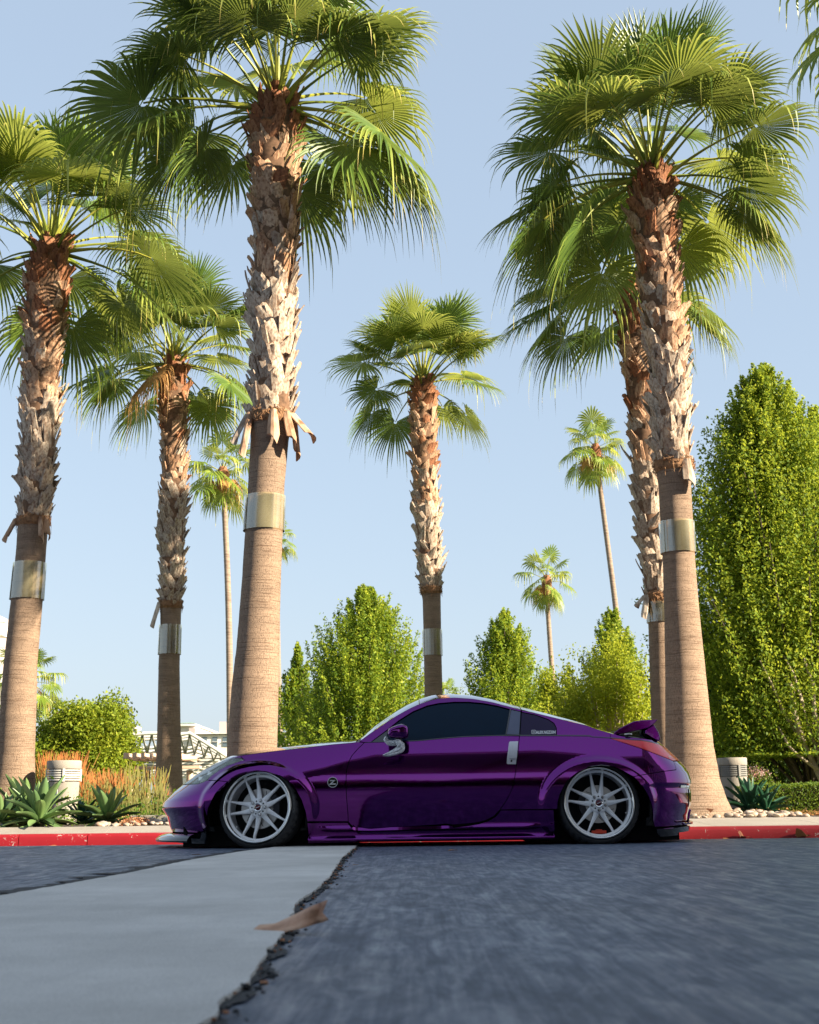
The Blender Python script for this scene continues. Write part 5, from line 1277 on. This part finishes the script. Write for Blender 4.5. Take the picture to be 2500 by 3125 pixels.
# top surfaces
def crown(u):
    return interp(u, [U0, U0 + .3, -1.3, -.9, U_COWL - .04, U_COWL + .12, U_ROOF - .1, U_ROOF + .3, U_HATCH, U_DECK, U_DECK + .35, U1], [.0, .035, .050, .058, .052, .085, .085, .066, .070, .06, .035, .0])
def strip(name, ua, ub, mat, n=40, m=28, dz=0, w0=-1, w1=1, bow=0):
    V = []; F = []
    for i in range(n + 1):
        u = ua + (ub - ua) * i / n; p = S0(u, ZS(u)); half = YC - p.y
        for j in range(m + 1):
            w = w0 + (w1 - w0) * j / m
            V.append(Vector((p.x - bow * (1 - w * w) , YC + w * half, p.z + dz + crown(u) * (1 - abs(w) ** 2.2))) + COFF)
    for i in range(n):
        for j in range(m): a = i * (m + 1) + j; F.append((a, a + m + 1, a + m + 2, a + 1))
    o = mk(name, V, F, mat, CARP, smooth=True)
    bm_ = bmesh.new(); bm_.from_mesh(o.data); bmesh.ops.remove_doubles(bm_, verts=bm_.verts, dist=.0005); bmesh.ops.recalc_face_normals(bm_, faces=bm_.faces)
    if sum(f.normal.z for f in bm_.faces) < 0: bmesh.ops.reverse_faces(bm_, faces=bm_.faces)
    bm_.to_mesh(o.data); bm_.free(); return o
strip('hood', U0 + .004, U_COWL - .02, PA, n=70)
strip('cowl', U_COWL - .017, U_COWL + .02, M['black_trim'], n=4, dz=-.01)
strip('windscreen', U_COWL + .02, U_ROOF - .006, M['screen_glass'], n=30)
strip('roof', U_ROOF, U_HATCH - .004, PA, n=40)
strip('rear_glass', U_HATCH + .004, U_DECK, M['screen_glass'], n=30)
strip('rear_deck', U_DECK + .003, U1 - .004, PA, n=40)
# dark inner shell, floor and wheel housings
def inner():
    V = []; F = []; nu = 150; nz = 30; idx = {}
    for s in (0, 1):
        for i in range(nu + 1):
            u = U0 + (U1 - U0) * i / nu
            for j in range(nz + 1):
                z = .12 + (ZS(u) - .006 - .12) * j / nz; p = S(u, z, -.026); p.y = min(p.y, YC)
                if s: p.y = 2 * YC - p.y
                idx[(s, i, j)] = len(V); V.append(p + COFF)
        for i in range(nu):
            for j in range(nz):
                u = U0 + (U1 - U0) * (i + .5) / nu; z = .12 + (ZS(u) - .126) * (j + .5) / nz; x = S0(u, z).x
                if min(math.hypot((x - XFW) / .40, (z - .29) / .325), math.hypot((x - XRW) / .40, (z - .29) / .325)) < 1: continue
                F.append((idx[(s, i, j)], idx[(s, i + 1, j)], idx[(s, i + 1, j + 1)], idx[(s, i, j + 1)]))
    mk('inner_shell', V, F, M['liner'], CARP)
    mb = MB(); mb.box((.1 + COFF.x, 0, .098), (1.75, 1.62, .125)); mb.box((-1.15 + COFF.x, 0, .090), (1.35, 1.25, .155)); mb.box((1.50 + COFF.x, 0, .093), (1.2, 1.25, .152)); mb.build('underbody', M['liner'], CARP)
    for xw in (XFW, XRW):
        for sd in (0, 1):
            mb = MB(); n = 28; V = []; F = []
            for y in (YS + .03, YS + .44):
                for k in range(n + 1):
                    a = -.35 + (PI + .7) * k / n; V.append((xw + .42 * math.cos(a), y, .29 + .36 * math.sin(a)))
            m = n + 1
            for k in range(n): F.append((k, k + 1, m + k + 1, m + k))
            F.append(tuple(m + k for k in range(m)))
            VV = [Vector(v if not sd else (v[0], 2 * YC - v[1], v[2])) + COFF for v in V]; mk('wheel_housing', VV, F, M['liner'], CARP)
    o = MB().tube([(XRW + .22 + COFF.x, -.55, .11), (XRW + .62 + COFF.x, -.55, .135)], .055, 16).build('exhaust_muffler', M['dark_metal'], CARP, smooth=True)
inner()
# wheels
RT, RR = .318, .272
def text_mesh(txt, size, ext=.0, bold=0.0, shear=0.0):
    cu = bpy.data.curves.new('t', 'FONT'); cu.body = txt; cu.size = size; cu.extrude = ext; cu.offset = bold; cu.align_x = 'CENTER'; cu.shear = shear
    o = bpy.data.objects.new('t', cu); COL.objects.link(o); dg = bpy.context.evaluated_depsgraph_get(); dg.update()
    me = bpy.data.meshes.new_from_object(o.evaluated_get(dg)); COL.objects.unlink(o); bpy.data.objects.remove(o); bpy.data.curves.remove(cu); me.materials.clear(); return me
def wheel(front, side, proto=None):
    w = empty('wheel', parent=CARP)
    return w
def make_wheel(rear=False):
    w = empty('wheel', parent=CARP); W = .235
    # tyre: face at y=0 side; profile (radius, y)
    prof = [(RR - .004, .012), (RR + .006, .002), (.290, -.004), (.303, .002), (.312, .014), (RT, .030), (RT + .0015, .055), (RT + .002, W / 2), (RT, W - .03), (.312, W - .014), (.29, W), (RR, W - .012)]
    n = 180; mb = MB(); mb.lathe(prof, n, 'Y')
    for k in range(n):
        if k % 5 == 0:
            for r_i in (4, 5, 6): v = mb.V[r_i * n + k]; q = Vector((v.x, 0, v.z)); q *= (1 - .008 / q.length); mb.V[r_i * n + k] = Vector((q.x, v.y, q.z))
    t = mb.build('tyre', M['rubber'], w, auto=True)
    for gy in (.075, .118, .16): MB().lathe([(RT + .0026, gy - .004), (RT + .0026, gy + .004), (RT + .001, gy + .004), (RT + .001, gy - .004)], 60, 'Y', closed=True).build('tread_groove', M['liner'], t, smooth=True)
    MB().lathe([(RR + .002, -.004), (RR + .003, -.010), (RR - .004, -.013), (RR - .012, -.010), (RR - .015, .002), (RR - .022, .030), (RR - .024, .036)], 96, 'Y').build('rim_lip', M['chrome'], w, smooth=True)
    MB().lathe([(RR - .024, .036), (RR - .036, .038), (RR - .038, .060), (RR - .030, .075), (RR - .030, .20)], 96, 'Y').build('rim_barrel', M['spoke'], w, auto=True)
    hubrot = math.radians(0 if not rear else -17)
    sp = None
    def ang(p, s, r): 
        c = math.radians(36 + 72 * p) + hubrot; f = min(1, max(0, (r - .085) / (.235 - .085))); return c + s * math.radians(18 + (11.8 - 18) * (1 - (1 - f) ** 2))
    me0 = {}
    for p in range(5):
        for s in (-1, 1):
            V = []; F = []; N = 10
            for i in range(N + 1):
                t_ = i / N; r = .045 + (.236 - .045) * t_; a = ang(p, s, r); hw = .0145 * (1 - t_) ** 1.6 + .0078 + .002 * (1 - t_)
                y0 = .030 + .022 * math.sin(PI * t_) * .6 - .004 * t_ + (.012 if t_ > .95 else 0); th = .030
                c = Vector((math.cos(a) * r, 0, math.sin(a) * r)); sd = Vector((-math.sin(a), 0, math.cos(a)))
                for k, dy in ((-1, .006), (-.55, 0), (.55, 0), (1, .006), (.9, th), (-.9, th)): V.append(c + sd * hw * k + Vector((0, y0 + dy, 0)))
            for i in range(N):
                for k in range(6): F.append((i * 6 + k, i * 6 + (k + 1) % 6, (i + 1) * 6 + (k + 1) % 6, (i + 1) * 6 + k))
            F.append(tuple(N * 6 + k for k in range(6)))
            o = mk('spoke', V, F, M['spoke'], w); bm_ = bmesh.new(); bm_.from_mesh(o.data); bmesh.ops.recalc_face_normals(bm_, faces=bm_.faces); bm_.to_mesh(o.data); bm_.free(); smooth_by_angle(o.data, 38)
    MB().lathe([(.0, .024), (.066, .024), (.071, .027), (.075, .034), (.075, .09)], 48, 'Y').build('hub_plate', M['spoke'], w, auto=True)
    MB().lathe([(.0, .020), (.020, .019), (.030, .014), (.033, .016), (.034, .026)], 32, 'Y').build('centre_cap', M['chrome'], w, auto=True)
    MB().lathe([(.0, .0125), (.021, .0135), (.0225, .018)], 28, 'Y').build('cap_badge', M['cap_red'], w, smooth=True)
    MB().box((0, .0118, 0), (.034, .0015, .0035), mat=Matrix.Rotation(-.4, 3, 'Y')).build('cap_mark', M['white'], w)
    for k in range(5):
        a = math.radians(0 + 72 * k) + (hubrot if not rear else math.radians(-90 + 0)); c = Vector((math.cos(a) * .0545, 0, math.sin(a) * .0545))
        MB().lathe([(.0150, .0215), (.0150, .026), (.0075, .0225)], 16, 'Y', c).build('nut_seat', M['liner'], w)
        MB().lathe([(0, .004 if rear else .014), (.006, .005 if rear else .015), (.0085, .009 if rear else .018), (.0085, .026)], 6 if rear else 10, 'Y', c).build('wheel_nut', M['chrome'], w, smooth=not rear)
        a += math.radians(36); MB().lathe([(0, .0225), (.0062, .0225), (.0062, .026)], 10, 'Y', Vector((math.cos(a) * .050, 0, math.sin(a) * .050))).build('drill_hole', M['liner'], w)
    a = math.radians(221 if not rear else -20); MB().tube([(math.cos(a) * (RR - .040), .055, math.sin(a) * (RR - .040)), (math.cos(a) * (RR - .052), .030, math.sin(a) * (RR - .052))], [.004, .0055], 8).build('valve', M['chrome'], w, smooth=True)
    # brakes
    rd = .155 if not rear else .145
    MB().lathe([(.07, .085), (rd, .085), (rd, .107), (.07, .107)], 60, 'Y').build('brake_disc', M['disc'], w, auto=True)
    MB().lathe([(0, .070), (.072, .070), (.076, .085)], 40, 'Y').build('disc_hat', M['dark_metal'], w, auto=True)
    for k in range(12):
        a = k * PI / 6; b = a + .22
        MB().tube([(math.cos(a) * .095, .0845, math.sin(a) * .095), (math.cos(b) * (rd - .014), .0845, math.sin(b) * (rd - .014))], .0022, 4).build('disc_slot', M['liner'], w)
    # caliper
    V = MB(); a0, a1 = (math.radians(-12), math.radians(46)) if not rear else (math.radians(160), math.radians(215))
    for k in range(7):
        a = a0 + (a1 - a0) * k / 6; V.box((math.cos(a) * (rd - .018), .092, math.sin(a) * (rd - .018)), (.05, .07, .036), mat=Matrix.Rotation(-a, 3, 'Y'))
    V.build('caliper', M['dark_metal'], w)
    if rear:
        mb = MB(); mb.box((.0, .11, -.212), (.115, .03, .024)); mb.box((0, .11, -.198), (.05, .03, .012)); mb.build('lowering_arm', M['caliper'], w, bevel=.004)
    MB().lathe([(0, .20), (RR - .03, .20)], 40, 'Y').build('back_plate', M['liner'], w)
    return w, t
def place_wheel(w, x, camber, steer, far=False):
    R_ = Matrix.Rotation(steer, 4, 'Z') @ Matrix.Rotation(camber, 4, 'X')
    if far: w.matrix_world = Matrix.Translation((x, 2 * YC - YS - .0, ZW)) @ Matrix.Rotation(PI, 4, 'Z') @ Matrix.Rotation(camber, 4, 'X')
    else: w.matrix_world = Matrix.Translation((x, YS + .012, ZW)) @ R_
    w.matrix_parent_inverse = Matrix.Identity(4); mw = w.matrix_world.copy(); w.location = mw.to_translation() - Vector(CARP.location); w.rotation_euler = mw.to_euler()
def dup_tree(o, parent):
    c = o.copy(); COL.objects.link(c); c.parent = parent
    for ch in list(o.children): dup_tree(ch, c)
    return c
wf, tf = make_wheel(False); wr, trr = make_wheel(True)
# tyre lettering on the front wheel
me = text_mesh('HANKOOK', .026, 0, .0006); V = [v.co.copy() for v in me.vertices]
Rm = .2965; n_ = len(V)
for v, c in zip(me.vertices, V):
    a = -(c.x / Rm) - math.radians(-3); r = Rm + c.y - .008; v.co = (math.cos(a) * r, -.0062 + .0, math.sin(a) * r)
me.materials.append(M['rubber_mark']); o = link('tyre_lettering', me, wf)
wf2 = dup_tree(wf, CARP); wr2 = dup_tree(wr, CARP)
place_wheel(wf, XFW, math.radians(-7.5), math.radians(-11)); place_wheel(wr, XRW, math.radians(-7), 0)
place_wheel(wf2, XFW, math.radians(-7), 0, True); place_wheel(wr2, XRW, math.radians(-7), 0, True)

# door handle
panel_uz('door_handle', pz(seq(zc, (875, 575), (885, 563), (971, 561), (948, 803), (862, 801), (850, 790), (856, 720))), M['handle_metal'], off=.004, gap=0, both=True)
panel_uz('handle_grip', pz(seq(zc, (898, 598), (968, 596), (956, 746), (880, 744), (893, 680))), M['handle_metal'], off=.013, gap=0, thick=.012, both=True)
panel_uz('handle_lock', pz(seq(zc, (894, 760), (904, 756), (911, 764), (907, 777), (896, 779), (890, 770))), M['liner'], off=.0065, gap=0, thick=.003)
# fender badge
bc = solve(zb(606, 992)); Nb = normal(*bc); pb_ = S(bc[0], bc[1], .004)
def oriented(name, mb, mat, p, N, parent, smooth=False, mats=None):
    q = N.to_track_quat('-Y', 'Z').to_matrix().to_4x4(); o = mb.build(name, mat, None, smooth, mats); o.matrix_world = Matrix.Identity(4); o.data.transform(Matrix.Translation(p + COFF) @ q); o.parent = parent; return o
bd = oriented('fender_badge', MB().lathe([(0, 0), (.0385, 0), (.0385, .004)], 40, 'Y'), M['gloss_black'], pb_ + Nb * .004, Nb, CARP)
oriented('badge_ring', MB().lathe([(.0355, -.0005), (.036, -.003), (.040, -.003), (.0405, .003), (.0355, .003)], 48, 'Y', closed=True), M['handle_metal'], pb_ + Nb * .004, Nb, bd, True)
def prism(poly, y0, y1):
    mb = MB(); n = len(poly); mb.add([(x, y0, z) for x, z in poly] + [(x, y1, z) for x, z in poly], [tuple(range(n)), tuple(reversed(range(n, 2 * n)))] + [(i, n + i, n + (i + 1) % n, (i + 1) % n) for i in range(n)]); return mb
zpoly = [(-.020, .017), (.024, .017), (.010, .006), (-.004, -.009), (.027, -.009), (.022, -.018), (-.030, -.018), (-.012, -.004), (.003, .009), (-.024, .009)]
oriented('badge_letter', prism(zpoly, -.0035, 0), M['handle_metal'], pb_ + Nb * .004, Nb, bd)
# window lettering
me = text_mesh('ALEX.NGZ33N', .036, 0, .0012, .25); tp = solve(zc(1262, 463)); co = [v.co.copy() for v in me.vertices]; xs = [c.x for c in co]; w_ = max(xs) - min(xs); wd = solve(zc(1366, 463))[0] - solve(zc(1154, 463))[0]; hh = max(c.y for c in co) - min(c.y for c in co); ht = solve(zc(1262, 446))[1] - solve(zc(1262, 480))[1]
mx_ = (max(xs) + min(xs)) / 2; my_ = (max(c.y for c in co) + min(c.y for c in co)) / 2
for v, c in zip(me.vertices, co): v.co = S(tp[0] + (c.x - mx_) * wd / w_, tp[1] + (c.y - my_) * ht / hh, -.0015) + COFF
me.materials.append(M['white']); qd = link('window_lettering', me, CARP); qd['label'] = 'white lettering reading ALEX.NGZ33N on the quarter window'
ic = solve(zc(1137, 461)); Ni = normal(*ic); pi3 = S(ic[0], ic[1], -.001)
ring = MB(); sq = lambda r, k=24: [(r * max(-1, min(1, 1.25 * math.cos(2 * PI * i / k))), r * max(-1, min(1, 1.25 * math.sin(2 * PI * i / k)))) for i in range(k)]
def annulus(a, b, y):
    n = len(a); mb = MB(); mb.add([(x, y, z) for x, z in a] + [(x, y, z) for x, z in b], [(i, (i + 1) % n, n + (i + 1) % n, n + i) for i in range(n)]); return mb
oriented('camera_mark', annulus(sq(.0185), sq(.0150), 0), M['white'], pi3, Ni, CARP)
circ = lambda r, k=20: [(r * math.cos(2 * PI * i / k), r * math.sin(2 * PI * i / k)) for i in range(k)]
oriented('camera_mark', annulus(circ(.0095), circ(.0060), 0), M['white'], pi3, Ni, CARP)
# mirror
def superell(c, d, p=3.2, nu=32, nv=18, shape=None):
    mb = MB(); V = []; F = []
    f = lambda t: math.copysign(abs(t) ** (2 / p), t)
    for i in range(nv + 1):
        v = -PI / 2 + PI * i / nv
        for k in range(nu):
            u = 2 * PI * k / nu; V.append(Vector((d[0] * f(math.cos(v)) * f(math.cos(u)), d[1] * f(math.cos(v)) * f(math.sin(u)), d[2] * f(math.sin(v)))))
    if shape: V = [shape(v) for v in V]
    V = [v + Vector(c) for v in V]
    for i in range(nv):
        for k in range(nu): F.append((i * nu + k, i * nu + (k + 1) % nu, (i + 1) * nu + (k + 1) % nu, (i + 1) * nu + k))
    mb.add(V, F); return mb
MY = YS - .06
ma = at(*zb(1184, 460), MY); mb_ = at(*zb(1408, 460), MY); mt_ = at(*zb(1330, 386), MY); mbt = at(*zb(1300, 536), MY)
mc = Vector(((ma.x + mb_.x) / 2, MY, (mt_.z + mbt.z) / 2)); md_ = (abs(mb_.x - ma.x) / 2, .10, (mt_.z - mbt.z) / 2)
def mshape(v):
    k = v.x / md_[0]; return Vector((v.x, v.y * (1 - .1 * k), v.z * (1 + .10 * k) + .022 * (-abs(k - .25)) * (v.z > 0) + .004))
for s in (1, -1):
    Cc = Vector((mc.x, mc.y if s > 0 else 2 * YC - mc.y, mc.z)) + COFF
    o = superell(Cc, md_, 4.5, shape=mshape).build('wing_mirror', PA, CARP, smooth=True)
    st = MB().tube([Cc + Vector((.01, .05 * s, -.055)), Cc + Vector((-.02, .12 * s, -.075)), Cc + Vector((-.03, .17 * s, -.085))], [.020, .026, .03], 12).build('mirror_stalk', M['gloss_black'], o, smooth=True)
# spoiler
def spoiler():
    Yn = YS + .20
    W1 = [at(*q, Yn) for q in seq(zd, (475, 347), (500, 322), (560, 275), (650, 228), (750, 180), (850, 163), (960, 159), (1070, 155), (1020, 212), (950, 262), (850, 288), (700, 318), (600, 338), (490, 352))]
    poly = [(p.x, p.z) for p in W1]; n = len(poly); V = []; F = []; m = 14
    for j in range(m + 1):
        t = j / m; y = Yn + (2 * (YC - Yn)) * t; k = math.sin(PI * t); e = min(t, 1 - t) * m
        for x, z in poly:
            f = .35 + .65 * min(1, e / 1.2); cx_, cz_ = poly[0][0] * .4 + poly[7][0] * .6, (poly[3][1] + poly[11][1]) / 2
            V.append(Vector((x + .05 * k, y, z + .010 * k)) + COFF)
    for j in range(m):
        for i in range(n): F.append((j * n + i, j * n + (i + 1) % n, (j + 1) * n + (i + 1) % n, (j + 1) * n + i))
    F.append(tuple(range(n))); F.append(tuple(reversed(range(m * n, m * n + n))))
    o = mk('spoiler', V, F, PA, CARP); bm_ = bmesh.new(); bm_.from_mesh(o.data); bmesh.ops.recalc_face_normals(bm_, faces=bm_.faces); bm_.to_mesh(o.data); bm_.free(); smooth_by_angle(o.data, 32)
    md = o.modifiers.new('bevel', 'BEVEL'); md.width = .008; md.segments = 3; md.limit_method = 'ANGLE'; md.angle_limit = math.radians(40)
    for s in (0, 1):
        Yk = Yn + .02; poly = [(p.x, p.z) for p in [at(*q, Yk) for q in seq(zd, (1018, 218), (1045, 262), (1080, 320), (1106, 398), (1090, 440), (1030, 420), (900, 345), (905, 285), (960, 250))]]
        Yf = Yn + .16; pf = [(p.x, p.z) for p in [at(*q, Yf) for q in seq(zd, (1000, 240), (1040, 300), (1070, 420), (1000, 440), (700, 405), (510, 372), (520, 350), (700, 312), (850, 280))]]
        f0, f1 = (Yf, Yf + .08) if not s else (2 * YC - Yf - .08, 2 * YC - Yf)
        prism([(x + COFF.x, z) for x, z in pf], f0 + COFF.y, f1 + COFF.y).build('spoiler_shade_fill', M['gloss_black'], CARP)  # black filler standing in for the shade under the wing
        y0, y1 = (Yk, Yk + .10) if not s else (2 * YC - Yk - .10, 2 * YC - Yk)
        k = prism([(x + COFF.x, z) for x, z in poly], y0 + COFF.y, y1 + COFF.y).build('spoiler_foot', PA, CARP, bevel=.008)
    a = at(*zd(680, 350), YS + .1); b = at(*zd(645, 470), YS + .1); c = at(*zd(605, 550), YS + .08)
    st = MB().tube([a + COFF, b + COFF], .008, 10).build('spoiler_stay', M['black_trim'], CARP, smooth=True)
    MB().tube([b + COFF + Vector((0, 0, .006)), c + COFF], [.012, .017], 12).build('stay_joint', M['black_trim'], st, smooth=True)
    MB().lathe([(0, -.004), (.030, -.004), (.034, 0), (.030, .005), (0, .005)], 24, 'Z', a + COFF).build('stay_cap', M['chrome'], st, smooth=True)
spoiler()
# wiper-like fins on the hood edge are too small to see; headlight internals
for s in (0, 1):
    for q, r in (((640, 740), .030), ((760, 668), .030)):
        u, z = solve(za(*q)); N = normal(u, z); p = S(u, z, -.010)
        if s: p = Vector((p.x, 2 * YC - p.y, p.z)); N = Vector((N.x, -N.y, N.z))
        oriented('lamp_projector', MB().lathe([(0, -.012), (r * .5, -.010), (r * .8, -.003), (r, 0), (r * 1.1, .004)], 24, 'Y'), M['chrome'], p, N, CARP, True)
# bandana tied under the mirror
def bandana():
    root = tag(empty('bandana', (mc.x, MY, mc.z - .08)), 'black and white bandana tied round the stalk of the wing mirror', 'bandana'); off = -Vector(root.location)
    def ribbon(name, cl, wd, Y, seed, tw):
        V = []; F = []; n = 26; m = 8; pts = [at(*q, Y) for q in seq(zb, *cl)]; t0 = np.linspace(0, 1, len(pts))
        for i in range(n + 1):
            t = i / n; c = Vector([np.interp(t, t0, [p[k] for p in pts]) for k in range(3)]); c2 = Vector([np.interp(min(1, t + .03), t0, [p[k] for p in pts]) for k in range(3)]); c1 = Vector([np.interp(max(0, t - .03), t0, [p[k] for p in pts]) for k in range(3)])
            d = (c2 - c1).normalized(); s = Vector((-d.z, 0, d.x)); w = interp(t, np.linspace(0, 1, len(wd)), wd)
            for j in range(m + 1):
                q = j / m * 2 - 1; V.append(c + s * q * w + Vector((0, 1, 0)) * (.010 * math.sin(q * 7 + t * tw + seed) + .02 * q * math.sin(t * tw) - .018 * (1 - q * q)) + off)
        for i in range(n):
            for j in range(m): a = i * (m + 1) + j; F.append((a, a + 1, a + m + 2, a + m + 1))
        o = mk(name, V, F, M['cloth'], root, smooth=True); md = o.modifiers.new('s', 'SOLIDIFY'); md.thickness = .003
    ribbon('loop', [(1172, 512), (1165, 545), (1200, 575), (1260, 578), (1310, 560)], [.010, .016, .020, .020, .014], MY - .055, 1, 5)
    ribbon('tail', [(1290, 560), (1330, 600), (1320, 640), (1260, 670), (1200, 695), (1136, 710)], [.016, .028, .030, .024, .016, .003], MY - .065, 2, 7)
    superell(at(*zb(1300, 575), MY - .07) + off, (.022, .022, .025), 2.2, 16, 10).build('knot', M['cloth'], root, smooth=True)
bandana()
